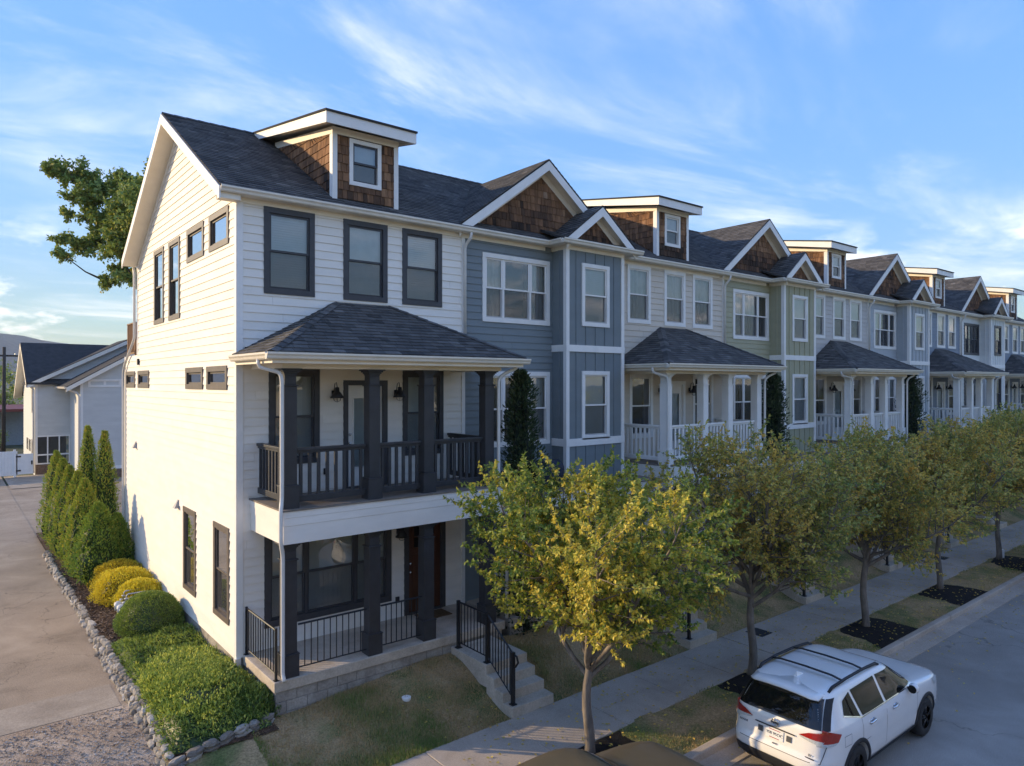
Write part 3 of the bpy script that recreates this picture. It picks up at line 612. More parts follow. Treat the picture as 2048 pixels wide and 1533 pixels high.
def dormer_house(k, colour, label, group, dark=False, xo=None, yo=0., detail='parts', right_end=False):
    R = random.Random(100+k); xo = k*S if xo is None else xo; x0 = xo if k else 0.; x1 = xo+5.45
    par = thing('row_house', (x0, yo*0, 0), label, 'house', group)
    sd = SIDING[colour]; trim = TRIM_SHADE if dark else WHITE; sash = TRIM_SHADE if dark else WHITE; post = CHAR if dark else WHITE; gut = GUTTER
    F = XF(xo); ops = []
    near = k == 0; md = 'parts' if k <= 1 else 'stuff'
    b3 = ['blind','shade','blind'] if near else [['curtain','curtain','curtain'],['white','blind','white'],['white','white','white'],['shade','shade','shade']][(k-1) % 4]
    for (a, b), bk in zip(((.52,1.60),(2.26,3.34),(3.73,4.82)), b3): window(par, F, a, b, 7.235, 9.005, .115, trim, sash, back=bk, ops=ops)
    bl = 'blind' if near else ('warm' if k == 3 else 'dark')
    window(par, F, .62, 1.71, 3.72, 5.70, .115, trim, sash, back=bl, ops=ops); window(par, F, 3.74, 4.86, 3.72, 5.70, .115, trim, sash, back='shade' if near else ('warm' if k == 3 else 'dark'), ops=ops)
    door(par, F, 2.26, 3.34, 3.10, 5.47, .11, trim, WHITE, (.13,0,.42,2.0), ops)
    wall_lamp(par, F, 2.03, 5.15); wall_lamp(par, F, 3.56, 5.15)
    window(par, F, .53, 3.44, .42, 2.42, .13, trim, sash, units=(.75,1.1,.75), backs=['shade','blind','shade'] if near else ['dark','shade','dark'], ops=ops)
    door(par, F, 3.78, 4.92, .0, 2.42, .12, trim, WOODDOOR if near else WHITE, (.14,0,1.50,2.05), ops, blind='dark', top_lite=True)
    wall_lamp(par, F, 3.62, 1.95)
    if near:
        for a, h in ((1.80,3.45),(3.55,.35)): q = MB(); q.fbox(F, a, a+.09, h, h+.13, .016, .05); q.build('outlet_box', BLACKPL, par)
    lx = 0.
    w = sheathing(par, F, 'front_wall', sd, [(lx, 5.45, -.03, 9.10)], ops)
    clad(w, F, 'siding_board', sd, lambda h: (lx+.0, 5.45), -.03, 9.0, EXP, ops, BOARDW, R, .023, .006, gap=.003, mode=md)
    b = MB(); b.fbox(F, 5.40, 5.50, -.03, 9.0, .0, .032); b.build('corner_board', WHITE, par)
    if not near: b = MB(); b.fbox(F, lx, lx+.10, -.03, 9.0, 0, .032); b.build('corner_board', WHITE, par)
    main_roof(par, x0, x1, R, left_rake=near, right_rake=right_end)
    eave(par, x0-(.40 if near else 0), x1, gut)
    dormer(par, xo, R, 'parts' if k <= 1 else 'stuff', dark)
    hip_porch_roof(par, xo, R, 'parts' if near else 'stuff', gut)
    for cx_ in (.43, 2.15, 3.42, 5.02): column(par, xo+cx_, -1.55, 3.10, 5.68, post); column(par, xo+cx_, -1.55, .0, 2.47, post)
    deck(par, xo+.25, xo+5.38)
    for a, b in ((.58,1.99),(2.30,3.27),(3.57,4.87)): baluster_rail(par, (xo+a,-1.55), (xo+b,-1.55), 3.10, post)
    baluster_rail(par, (xo+.42,-.03), (xo+.42,-1.39), 3.10, post); baluster_rail(par, (xo+5.02,-1.39), (xo+5.02,-.03), 3.10, post)
    porch_floor_block(par, xo+.10, xo+5.40, R, near)
    steps(par, xo+3.91, xo+4.98)
    if k <= 1:
        iron_rail(par, [(xo+.16,-.06,0),(xo+.16,-1.66,0)], .80, .135)
        iron_rail(par, [(xo+.60,-1.60,0),(xo+2.0,-1.60,0)], .80, .125, post_ends=(False, False)); iron_rail(par, [(xo+2.32,-1.60,0),(xo+3.27,-1.60,0)], .80, .125, post_ends=(False, False))
    downspout(par, [(xo-.115,-1.52,5.84),(xo-.11,-1.54,5.70),(xo+.19,-1.77,5.60),(xo+.22,-1.79,5.48),(xo+.22,-1.79,3.30),(xo+.17,-1.87,3.12),(xo+.17,-1.87,2.52),(xo+.24,-1.78,2.30),(xo+.24,-1.78,.12),(xo+.24,-1.86,.03)], GUTW)
    downspout(par, [(xo+5.62,-1.90,5.85),(xo+5.62,-1.88,5.74),(xo+5.36,-1.76,5.62),(xo+5.22,-1.74,5.5),(xo+5.22,-1.74,3.0),(xo+5.36,-1.86,2.9),(xo+5.36,-1.86,.1)], GUTW)
    downspout(par, [(xo+5.52,-.26,9.10),(xo+5.52,-.25,8.98),(xo+5.46,-.085,8.80),(xo+5.46,-.085,6.35)], GUTW)
    b = MB(); b.box(x0+.02, x1-.02, .01, .2, -1.25, -.04); b.build('foundation', CONC2, par)
    b = MB(); b.box(x0+.05, x1-.05, 8.9, 9.05, -.5, 9.0); b.build('rear_wall', sd, par)
    return par

def gable_house(k, colour, label, group, dark=False, xo=None, right_end=False):
    R = random.Random(200+k); xo = k*S if xo is None else xo; x0, x1 = xo+5.45, xo+S
    par = thing('row_house', (x0, 0, 0), label, 'house', group)
    sd = SIDING[colour]; F = XF(xo); ops = []; md = 'parts' if k <= 1 else 'stuff'
    trim = TRIM_SHADE if dark else WHITE; sash = TRIM_SHADE if dark else WHITE
    cur = [['curtain','dark','curtain'],['curtain','curtain','dark'],['white','dark','dark'],['warm','dark','dark'],['shade']*3][k]
    window(par, F, 6.04, 8.32, 6.97, 8.72, .115, trim, sash, units=(.5,.8,.5), backs=cur, ops=ops)
    window(par, F, 6.04, 8.32, 3.76, 5.71, .115, trim, sash, units=(.5,.8,.5), backs=['dark','dark','curtain'], ops=ops)
    window(par, F, 6.04, 7.60, .42, 2.30, .115, trim, sash, units=(.7,.7), backs=['shade','dark'], ops=ops)
    door(par, F, 7.8, 8.36, 0, 2.3, .1, trim, WHITE, (.12,0,.5,1.95), ops, knob=False)
    w = sheathing(par, F, 'front_wall', sd, [(5.45, 8.43, -.03, 9.10), (8.43, 10.95, -.03, 2.6)], ops)
    clad(w, F, 'siding_board', sd, lambda h: (5.50, 8.43), -.03, 9.0, EXP, ops, BOARDW, R, .023, .006, gap=.003, mode=md)
    # bay with boards and battens
    yb = -.57; bx0, bx1 = 8.43, 10.67; FB = XF(xo, yb); bops = []
    window(par, FB, 9.0, 10.08, 6.97, 8.69, .105, trim, sash, back=['blind','white','white','dark','shade'][k], ops=bops); window(par, FB, 9.0, 10.08, 3.86, 5.74, .105, trim, sash, back=['blind','shade','shade','warm','shade'][k], ops=bops, screen=True)
    bay = sheathing(par, FB, 'bay_wall', sd, [(bx0, bx1, 2.5, 9.10)], bops, d=0)
    sm = MB(); sm.quad((xo+bx0,yb,2.5),(xo+bx0,0,2.5),(xo+bx0,0,9.1),(xo+bx0,yb,9.1)); sm.quad((xo+bx1,yb,2.5),(xo+bx1,0,2.5),(xo+bx1,0,9.1),(xo+bx1,yb,9.1)); sm.quad((xo+bx0,yb,2.5),(xo+bx1,yb,2.5),(xo+bx1,0,2.5),(xo+bx0,0,2.5)); sm.build('bay_side', sd, par)
    segs = ((2.5,3.70),(3.90,6.26),(6.44,9.0))
    def battens(Fb, a0, a1, step, ops_):
        n = max(1, round((a1-a0)/step))
        for i in range(1, n):
            a = a0+(a1-a0)*i/n
            for z0, z1 in segs:
                for p, q in ((z0, z1),):
                    pieces = [(p, q)]
                    for o in ops_:
                        if o[0]-.07 < a < o[1]+.07:
                            pieces = [s for c in pieces for s in ((c[0], min(c[1], o[2]-.05)), (max(c[0], o[3]+.05), c[1])) if s[1]-s[0] > .04]
                    for p2, q2 in pieces: m = MB(); m.fbox(Fb, a-.022, a+.022, p2, q2, .0, .022); m.build('batten', sd, bay)
    battens(FB, bx0, bx1, .40, bops)
    Fs = Frame((xo+bx0, 0, 0), (0,-1,0), (0,0,1), (-1,0,0)); battens(Fs, 0, .57, .28, [])
    for z0, z1 in ((3.70,3.90),(6.26,6.44)):
        m = MB(); m.fbox(FB, bx0-.03, bx1+.03, z0, z1, 0, .04); m.fbox(Fs, .0, .57, z0, z1, 0, .03); m.build('band_board', WHITE, par)
    for z0, z1 in segs:
        for Fq, q0, q1, dq in ((FB,bx0-.028,bx0+.09,.03),(FB,bx1-.09,bx1+.028,.03),(Fs,.48,.57,.028)): m = MB(); m.fbox(Fq, q0, q1, z0, z1, 0, dq); m.build('corner_board', WHITE, par)
    m = MB(); m.fbox(FB, bx0-.03, bx1+.03, 9.0, 9.105, 0, .036); m.fbox(Fs, 0, .57, 9.0, 9.105, 0, .03); m.build('frieze_board', CREAMW, par)
    main_roof(par, x0, x1, R, right_rake=right_end)
    eave(par, x0, xo+8.16, GUTTER)
    # bay eave
    e0, e1 = xo+8.16, xo+11.12
    b = MB(); b.box(e0, e1, -.78, -.0, 9.105, 9.12); b.build('soffit', CREAMW, par)
    b = MB(); b.box(e0, e1, -.78, -.75, 9.12, 9.225); b.box(e0, e0+.03, -.75, -.2, 9.12, 9.225); b.box(e1-.03, e1, -.75, -.2, 9.12, 9.225); b.build('fascia', CREAMW, par)
    gutter(par, [(e0,-.22,9.101),(e0,-.78,9.101)], [(-1,0,0)], GUTTER); gutter(par, [(e0-.10,-.78,9.102),(e1+.10,-.78,9.102)], [(0,-1,0)], GUTTER); gutter(par, [(e1,-.78,9.101),(e1,-.20,9.101)], [(1,0,0)], GUTTER)
    b = MB(); b.slab([(e0,-.80,9.24),(e1,-.80,9.24),(e1,.6,9.76),(e0,.6,9.76)], .06); sk = b.build('bay_roof', ROOF, par)
    shingles(sk, Frame((e0,-.82,9.235), (1,0,0), (0,1.4,.52), (0,-.52,1.4)), lambda h: (0, e1-e0), 1.45, R)
    gz = 11.47; gm = .737; gy = -.12; half = (gz-zr(gy))/gm
    gable(par, xo+8.20, gz, gm, gy, .20, half, R, 'parts' if k <= 1 else 'stuff', (gz-9.24)/SL-.22, gy)
    gable(par, xo+9.66, 10.33, .76, -.72, -.46, 1.36, R, 'parts' if k == 0 else 'stuff', .55, .35)
    # terrace over the ground-floor porch, columns, steps
    deck(par, xo+5.62, xo+10.85, 2.78, 2.42, SIDING['white'])
    for cx_ in (6.05, 8.4, 10.6): column(par, xo+cx_, -1.55, 0, 2.42, WHITE)
    porch_floor_block(par, xo+5.55, xo+10.85, R, False)
    steps(par, xo+9.42, xo+10.50)
    b = MB(); b.box(x0+.02, x1-.02, .01, .2, -1.25, -.04); b.build('foundation', CONC2, par)
    b = MB(); b.box(x0+.05, x1-.05, 8.9, 9.05, -.5, 9.0); b.build('rear_wall', sd, par)
    return par

GR = 'townhouses of the row'
end = dormer_house(0, 'white', 'white end townhouse with charcoal porch columns, dark window frames and brown shingled dormer', GR, dark=True)
gable_house(0, 'blue', 'blue townhouse with board-and-batten bay beside the white end house', GR)
dormer_house(1, 'cream', 'cream townhouse with white porch columns between the blue and the sage green house', GR)
gable_house(1, 'green', 'sage green townhouse with board-and-batten bay and brown shingled gable', GR)
dormer_house(2, 'warm_grey', 'warm grey townhouse with white porch beside the sage green house', GR)
gable_house(2, 'pale_blue', 'pale blue-grey townhouse with bay between the warm grey and slate blue houses', GR)
dormer_house(3, 'slate_blue', 'slate blue townhouse with white porch and gold reflections in its windows', GR)
gable_house(3, 'pale_white', 'pale white townhouse with dark window frames at the far end of the row', GR, dark=True, right_end=True)
far = dormer_house(4, 'slate_blue', 'slate blue townhouse standing apart beyond the far end of the row', GR, xo=4*S+.9, right_end=True)

# the sunlit end wall of the white house
def end_wall():
    R = random.Random(5); F = Frame((0,0,0), (0,1,0), (0,0,1), (-1,0,0)); ops = []
    T = .115
    def ww(a0, a1, h0, h1, style, back='shade', screen=False): window(end, F, a0, a1, h0, h1, T, TRIM_LIT, TRIM_LIT, style=style, back=back, ops=ops, screen=screen)
    ww(.47,1.82,8.26,9.03,'fixed','white'); ww(2.24,3.63,8.26,9.03,'fixed','white'); ww(4.28,5.37,7.01,9.02,'double','white'); ww(5.90,7.0,7.01,9.02,'double','white')
    for a, b in ((.57,2.0),(2.31,3.73),(7.63,9.07),(9.50,10.85)): ww(a, b, 5.27, 5.77, 'fixed', 'dark')
    ww(.44,1.50,.48,2.45,'double','blind',True); ww(2.87,3.95,.47,2.44,'double','blind',True)
    YB, YU, ZS = 11.02, 9.20, 6.25
    rake = lambda h: ((h-9.14)/SL-.02, 2*RIDGE_Y+.02-(h-9.14)/SL)
    def rng(h):
        if h <= ZS+.001: return (.0, YB)
        if h <= 9.05: return (.0, YU)
        a, b = rake(h); return (max(0., a), min(YU, b))
    w = sheathing(end, F, 'end_wall', SIDING['white'], [(0,YB,-.05,ZS),(0,YU,ZS,9.05)], ops)
    wl = MB(); wl.add([(.006,0,9.05),(.006,YU,9.05),(.006,RIDGE_Y,RIDGE_Z-.12)], [(0,1,2)]); wl.build('gable_wall', SIDING['white'], end)
    h0 = ZS-EXP*36
    clad(w, F, 'siding_board', SIDING['white'], lambda h: (0.,YB), h0, ZS, EXP, ops, BOARDW, R, .023, .006, gap=.003)
    clad(w, F, 'siding_board', SIDING['white'], lambda h: rng(max(h, ZS+.01)), ZS, 11.75, EXP, ops, BOARDW, R, .023, .006, gap=.003)
    c = MB(); c.box(-.032, .0, -.032, .105, -.05, 9.0); c.build('corner_board', WHITE, end); c = MB(); c.box(0.0005, .105, -.032, -.0005, -.05, 9.0); c.build('corner_board', WHITE, end)
    c = MB(); c.box(-.030, 0, YU-.10, YU+.02, ZS, 9.0); c.build('corner_board', WHITE, end); c = MB(); c.box(-.030, 0, YB-.10, YB+.02, -.05, ZS); c.build('corner_board', WHITE, end)
    for s in (0, 1):                                               # rake boards, soffit, frieze
        y1 = -.26 if s == 0 else 9.28; z1 = zr(-.26) if s == 0 else RIDGE_Z-SL*(y1-RIDGE_Y)
        def strip(xa, xb, up, dn, name, mat, cut=0.):
            a = Vector((xa, RIDGE_Y, RIDGE_Z)); b = Vector((xa, y1, z1)); b = b+(a-b).normalized()*cut; z = Vector((0,0,1)); d = Vector((xb-xa,0,0)); m = MB()
            m.add([a-z*up,b-z*up,b-z*dn,a-z*dn,a+d-z*up,b+d-z*up,b+d-z*dn,a+d-z*dn], [(0,1,2,3),(7,6,5,4),(0,4,5,1),(3,2,6,7),(1,5,6,2),(0,3,7,4)]); m.build(name, mat, end)
        strip(-.425, -.395, .02, .26, 'rake_board', WHITE); strip(-.394, -.001, .20, .22, 'soffit', CREAMW, .05); strip(-.03, -.001, .221, .40, 'frieze_board', WHITE, .25)
    for y0, y1 in ((-.22,.02),(9.18,9.30)):
        c = MB(); c.box(-.40, -.002, y0, y1, 8.99, 9.14 if y0 < 0 else 9.02); c.build('eave_return', CREAMW, end)
    gutter(end, [(-.40,9.26,8.98),(5.4,9.26,8.98)], [(0,1,0)], GUTTER)
    # rear lower storey and roof terrace
    c = MB(); c.box(.01, 5.4, 10.9, 11.0, -.5, ZS); c.box(.01, 5.4, 9.2, 11.0, ZS-.1, ZS-.02); c.build('rear_wall', SIDING['white'], end)
    WOOD = M('brown_rail_wood', (.20,.10,.05), .7, .2, 6)
    c = MB(); c.box(.03,.09,9.75,9.83,ZS,ZS+1.02); c.box(.03,.09,10.88,10.96,ZS,ZS+1.02); c.box(.02,.10,9.75,10.96,ZS+1.0,ZS+1.04); c.box(.04,.08,9.83,10.88,ZS+.06,ZS+.12); c.build('terrace_rail', WOOD, end)
    for i in range(9): q = MB(); y = 9.93+i*.115; q.box(.045,.075,y-.015,y+.015,ZS+.12,ZS+1.0); q.build('baluster', WOOD, end)
    downspout(end, [(-.10,9.34,8.97),(-.085,9.34,8.85),(-.085,9.27,8.70),(-.085,9.27,6.75),(-.085,10.70,6.0),(-.085,10.95,5.75),(-.085,10.95,.05),(-.13,10.95,-.05)], GUTW)
    for y, z in ((9.35,3.55),(4.45,2.42)):                             # vent hoods
        m = MB(); F2 = F; P = F.p
        m.add([P(y-.10,z-.10,.016),P(y+.10,z-.10,.016),P(y+.07,z+.10,.016),P(y-.07,z+.10,.016),P(y-.10,z-.10,.13),P(y+.10,z-.10,.13),P(y+.03,z+.10,.03),P(y-.03,z+.10,.03)], [(0,1,5,4),(4,5,6,7),(1,2,6,5),(0,4,7,3),(2,3,7,6)]); m.build('vent_hood', M('grey_vent', (.35,.34,.34), .5), end)
    m = MB(); m.fbox(F, 8.9, 9.0, 5.95, 6.13, .016, .07); m.build('outlet_box', BLACKPL, end)
    c = MB(); c.box(-.004, .10, .02, 11.0, -1.2, -.045); c.build('foundation', CONC2, end)
    c = MB(); c.box(-.06, .05, -.07, .03, -.65, -.05); c.build('foundation_pipe', GUTW, end)
end_wall()

# ------------------------------------------------------------------ ground
def smooth(t): t = max(0., min(1., t)); return t*t*(3-2*t)
def gz(x, y):                                  # lie of the land in front of and beside the row
    n = .02*noise.noise(Vector((x*.8, y*.8, 0)))
    if y < -3.83: return -1.02+n*.3
    top = -.62+.24*smooth((x-.3)/3.2) if x < 5.5 else -.40
    t = smooth((y+3.83)/2.0)
    return -1.02+(top+1.02)*t+n
def sheet(name, xs, ys, zf, mat, kind='structure', smooth_=True, par=None):
    mb = MB(); nx, ny = len(xs), len(ys)
    mb.add([(x,y,zf(x,y)) for y in ys for x in xs], [(j*nx+i,j*nx+i+1,(j+1)*nx+i+1,(j+1)*nx+i) for j in range(ny-1) for i in range(nx-1)])
    return mb.build(name, mat, par, smooth=smooth_, kind=kind)
def span(a, b, n): return [a+(b-a)*i/n for i in range(n+1)]
LAWN = blend_mat('dry_lawn', [(.38,(.44,.30,.155)),(.48,(.36,.26,.125)),(.56,(.22,.20,.08)),(.66,(.12,.15,.045))], .9, .95, .6, 70, 30, .35)
ALLEY = blend_mat('alley_asphalt', [(.3,(.23,.178,.124)),(.44,(.325,.252,.178)),(.56,(.37,.288,.204)),(.7,(.44,.348,.25))], .55, .92, .35, 160, 45, .25, cracks=.28)
GRAVEL = blend_mat('alley_gravel', [(.32,(.22,.15,.10)),(.5,(.39,.295,.21)),(.7,(.54,.44,.34))], 1.3, .95, .8, 60, 35, .4)
ROADM = blend_mat('road_asphalt', [(.3,(.23,.205,.172)),(.5,(.29,.26,.222)),(.7,(.36,.325,.28))], .5, .9, .3, 160, 60, .22, cracks=.2)
MULCH = blend_mat('brown_mulch', [(.35,(.050,.028,.016)),(.55,(.11,.062,.036)),(.75,(.19,.12,.075))], 7, .95, 1., 45, 30, .5)
BLACKM = blend_mat('black_mulch', [(.35,(.008,.007,.007)),(.6,(.020,.017,.016)),(.78,(.05,.035,.026))], 9, .95, 1., 50, 40, .5)
FIELD = blend_mat('far_field', [(.35,(.06,.075,.03)),(.65,(.10,.10,.05))], .02, .95, .2, 3, .5, .3)
g = MB(); rr = [0,20,60,200,700,1600,2700]; nn = 40
for r in rr[1:]:
    for k in range(nn): g.v.append((20+r*math.cos(2*math.pi*k/nn), r*math.sin(2*math.pi*k/nn), -1.45))
for i in range(len(rr)-2):
    for k in range(nn): g.f.append((i*nn+k,i*nn+(k+1)%nn,(i+1)*nn+(k+1)%nn,(i+1)*nn+k)); g.t.append(0)
g.f.append(tuple(range(nn))); g.t.append(0); g.build('ground', FIELD, kind='structure')
sheet('yard', span(-70,140,20), span(9.0,140,14), lambda x, y: -.68, FIELD)
sheet('road', span(-70,160,40), span(-16,-6.86,8), lambda x, y: -1.15, ROADM)
GUTP = MB(); GUTP.box(-60, 150, -7.28, -6.85, -1.3, -1.135); GUTP.build('gutter_strip', PAVE, kind='structure')
lawn = sheet('lawn', span(-1.78,56,190), span(-3.90,-1.60,16), gz, LAWN)
verge = sheet('verge', span(-1.5,56,180), span(-6.74,-5.34,8), lambda x, y: -1.03+.03*noise.noise(Vector((x*1.1,y*1.5,4)))+.02*smooth((y+6.7)/.5), LAWN)
def alley_z(x, y): return -.62-.40*smooth((-y-.4)/3.4)-.13*smooth((-y-4)/2.5)+.012*noise.noise(Vector((x*.6,y*.6,2)))
sheet('alley', span(-16,-1.70,40), span(-9,64,120), alley_z, ALLEY)
def apron_z(x, y): return alley_z(x, y)+.006
sheet('concrete_apron', span(-12,-1.95,20), [.55,.9,1.3,1.72], lambda x, y: apron_z(x, y+.10*(x+1.9)*-.55), blend_mat('apron_concrete', [(.3,(.29,.235,.175)),(.6,(.40,.33,.25)),(.8,(.47,.395,.31))], 1.2, .9, .2, 130, 40, .18))
sheet('gravel', span(-12,-1.72,34), span(-5.2,.52,24), lambda x, y: alley_z(x, y)+.007+.012*noise.noise(Vector((x*5,y*5,1))), GRAVEL)
# pebbles on the gravel
peb = MB(); R = random.Random(31)
for i in range(5200):
    x, y = R.uniform(-6.5,-1.8), R.uniform(-4.0,.45); s = R.uniform(.008,.024); z = alley_z(x, y)+.016; a = R.uniform(0,6.3); c, sn = math.cos(a)*s, math.sin(a)*s
    peb.add([(x+c,y+sn,z),(x-sn,y+c,z),(x-c*1.3,y-sn*1.3,z),(x+sn,y-c,z),(x,y,z+s*.7)], [(0,1,4),(1,2,4),(2,3,4),(3,0,4)], R.random())
peb.build('pebbles', M('pebble_stone', (.3,.3,.3), .9, .1, 20, ramp=[(0,(.12,.10,.085)),(.6,(.30,.26,.22)),(1,(.50,.46,.42))]), kind='stuff')

sw = MB(); sw.box(-1.2, 56, -5.395, -3.835, -1.2, -1.045); sidew = sw.build('sidewalk', CONC2, kind='structure')
x = .22
R = random.Random(8)
while x < 54:
    dz = R.uniform(-.004,.004); b = MB(); b.box(x+.006, x+1.744, -5.40, -3.83, -1.12, -1.0+dz); b.build('paving_slab', PAVE, sidew, bevel=.01); x += 1.75
kb = MB(); kb.box(-1.2, 56, -6.84, -6.72, -1.3, -1.02); kerb = kb.build('kerb', CONC2, kind='structure')
x = -1.0
while x < 54:
    b = MB(); b.box(x+.005, x+2.995, -6.865+R.uniform(-.006,.006), -6.70, -1.3, -1.0+R.uniform(-.006,.003)); b.build('kerb_stone', PAVE, kerb, bevel=.025); x += 3.0
for x, y, lb in ((11.74,-4.25,'dark square utility cover in the sidewalk beside the second street tree'),(23.85,-4.15,'dark square utility cover in the sidewalk beside the fourth street tree')):
    b = MB(); b.box(x-.24, x+.24, y-.24, y+.24, -1.05, -.988)
    for i in range(5): b.box(x-.20, x+.20, y-.19+i*.085, y-.15+i*.085, -.988, -.984)
    b.build('utility_cover', M('cast_iron', (.035,.035,.036), .7), label=lb, cat='cover')
b = MB(); b.lathe([(.09,-.05),(.09,.012),(.07,.02),(.035,.022),(.034,.008),(.001,.008)], (2.35,-2.55,gz(2.35,-2.55)+.01), 18); b.build('cleanout_cap', WHITE, label='round white pipe cap in the lawn before the white house', cat='pipe cap')

bed_z = lambda x, y: -.50-.12*smooth((-y-.6)/1.6)+.03*noise.noise(Vector((x*2,y*2,9)))
sheet('planting_bed', span(-1.74,.02,16), span(-2.2,19.0,120), bed_z, MULCH)

# chips of mulch: too many to count
def chips(name, n, rx, ry, zf, mat, s0, s1, R):
    mb = MB()
    for i in range(n):
        x, y = R.uniform(*rx), R.uniform(*ry); a = R.uniform(0,6.3); l, w = R.uniform(s0,s1), R.uniform(.006,.014); z = zf(x,y)+R.uniform(.004,.02); c, s = math.cos(a), math.sin(a); t = R.uniform(-.015,.015)
        mb.add([(x-c*l+s*w,y-s*l-c*w,z-t),(x+c*l+s*w,y+s*l-c*w,z+t),(x+c*l-s*w,y+s*l+c*w,z+t+.006),(x-c*l-s*w,y-s*l+c*w,z-t+.006)], [(0,1,2,3)], R.random())
    mb.build(name, mat, kind='stuff')
CHIP = M('mulch_chip', (.1,.06,.04), .9, .2, 20, ramp=[(0,(.04,.024,.014)),(.6,(.13,.078,.046)),(1,(.30,.21,.14))])
chips('bed_mulch', 9000, (-1.68,-.03), (2.2,12.5), bed_z, CHIP, .015, .05, random.Random(2))

# ------------------------------------------------------------------ rough stone edging
def rock(R, sx, sy, sz, n=7):
    mb = MB(); rings = [(-.5,.72),(-.15,1.0),(.25,.95),(.5,.62)]; ph = R.uniform(0,6)
    for h, f in rings:
        for k in range(n):
            a = ph+2*math.pi*k/n+R.uniform(-.22,.22); q = f*R.uniform(.82,1.12)
            mb.v.append((math.cos(a)*sx*q*.5, math.sin(a)*sy*q*.5, h*sz+R.uniform(-.07,.07)*sz))
    fs = [(i*n+k,i*n+(k+1)%n,(i+1)*n+(k+1)%n,(i+1)*n+k) for i in range(3) for k in range(n)]+[tuple(range(n-1,-1,-1)), tuple(3*n+k for k in range(n))]
    t = R.random()*.9+.05
    mb.f += fs; mb.t += [t]*len(fs); return mb
STONE = M('field_stone', (.3,.27,.22), .9, .22, 9, .5, 35, ramp=[(0,(.17,.14,.11)),(.5,(.34,.30,.245)),(.85,(.46,.41,.345)),(1,(.50,.46,.40))])
edge = thing('stone_edging', (-1.75,-2.3,-.62), 'low edging of stacked pale field stones between the alley and the planting bed', 'stone edging')
R = random.Random(77)
rocks = [rock(R, 1, 1, 1).mesh('stone', STONE) for i in range(24)]
def lay(x, y, z, L_, Wd, H, ang):
    o = link('stone', R.choice(rocks), edge, loc=(x, y, z)); o.scale = (L_, Wd, H); o.rotation_euler = (R.uniform(-.2,.2), R.uniform(-.25,.25), ang+R.uniform(-.3,.3))
y = -2.75
while y < 15.0:
    near = y < 4
    L_ = R.uniform(.16,.30) if near else R.uniform(.24,.42)
    for row in range(3 if near else 2):
        lay(-1.80+.05*row+R.uniform(-.03,.03)-.03*math.sin(y*.7), y+L_/2+R.uniform(-.04,.04), alley_z(-1.8,y)+.03+.085*row, L_*R.uniform(.9,1.15), R.uniform(.14,.22), R.uniform(.09,.14), math.pi/2)
    y += L_*(.93 if near else 1.0)
p0, p1 = Vector((-1.80,-2.32,0)), Vector((.02,-1.86,0)); t = 0.; Ln = (p1-p0).length
while t < Ln:
    L_ = R.uniform(.2,.34); p = p0.lerp(p1, min(1,(t+L_/2)/Ln))
    for row in range(2): lay(p.x, p.y, gz(p.x,p.y)+.03+.08*row, L_*1.05, R.uniform(.13,.2), R.uniform(.08,.12), .25)
    t += L_*.93

# ------------------------------------------------------------------ plants
def leaf(mb, p, d, n, l, w, tint, fold=.25):
    s = d.cross(n)
    if s.length < 1e-4: s = d.cross(Vector((1,.3,.2)))
    s.normalize(); n2 = s.cross(d).normalized(); m = p+d*(l*.45)
    mb.add([p, m+s*(w*.5)+n2*(w*fold), p+d*l, m-s*(w*.5)+n2*(w*fold)], [(0,1,2),(0,2,3)], tint)
def rv(R): 
    z = R.uniform(-1,1); a = R.uniform(0,6.2832); q = math.sqrt(1-z*z); return Vector((q*math.cos(a), q*math.sin(a), z))
PEAR = M('pear_leaf', (.1,.1,.02), .5, .12, 14, ramp=X([(0,(.028,.050,.010)),(.30,(.075,.098,.016)),(.55,(.155,.150,.022)),(.80,(.27,.20,.030)),(1,(.30,.20,.035))], 3.2), spec=.45, trans=0.38)
PEAR2 = M('autumn_leaf', (.1,.08,.02), .55, .12, 14, ramp=X([(0,(.026,.040,.012)),(.35,(.065,.075,.018)),(.65,(.125,.100,.022)),(.88,(.165,.115,.022)),(1,(.18,.105,.022))], 4.6), spec=.4, trans=0.3)
OAK = M('oak_leaf', (.06,.08,.02), .6, .15, 10, ramp=X([(0,(.018,.032,.010)),(.5,(.055,.075,.018)),(.85,(.115,.115,.025)),(1,(.16,.12,.03))], 4.4), spec=.35, trans=0.3)
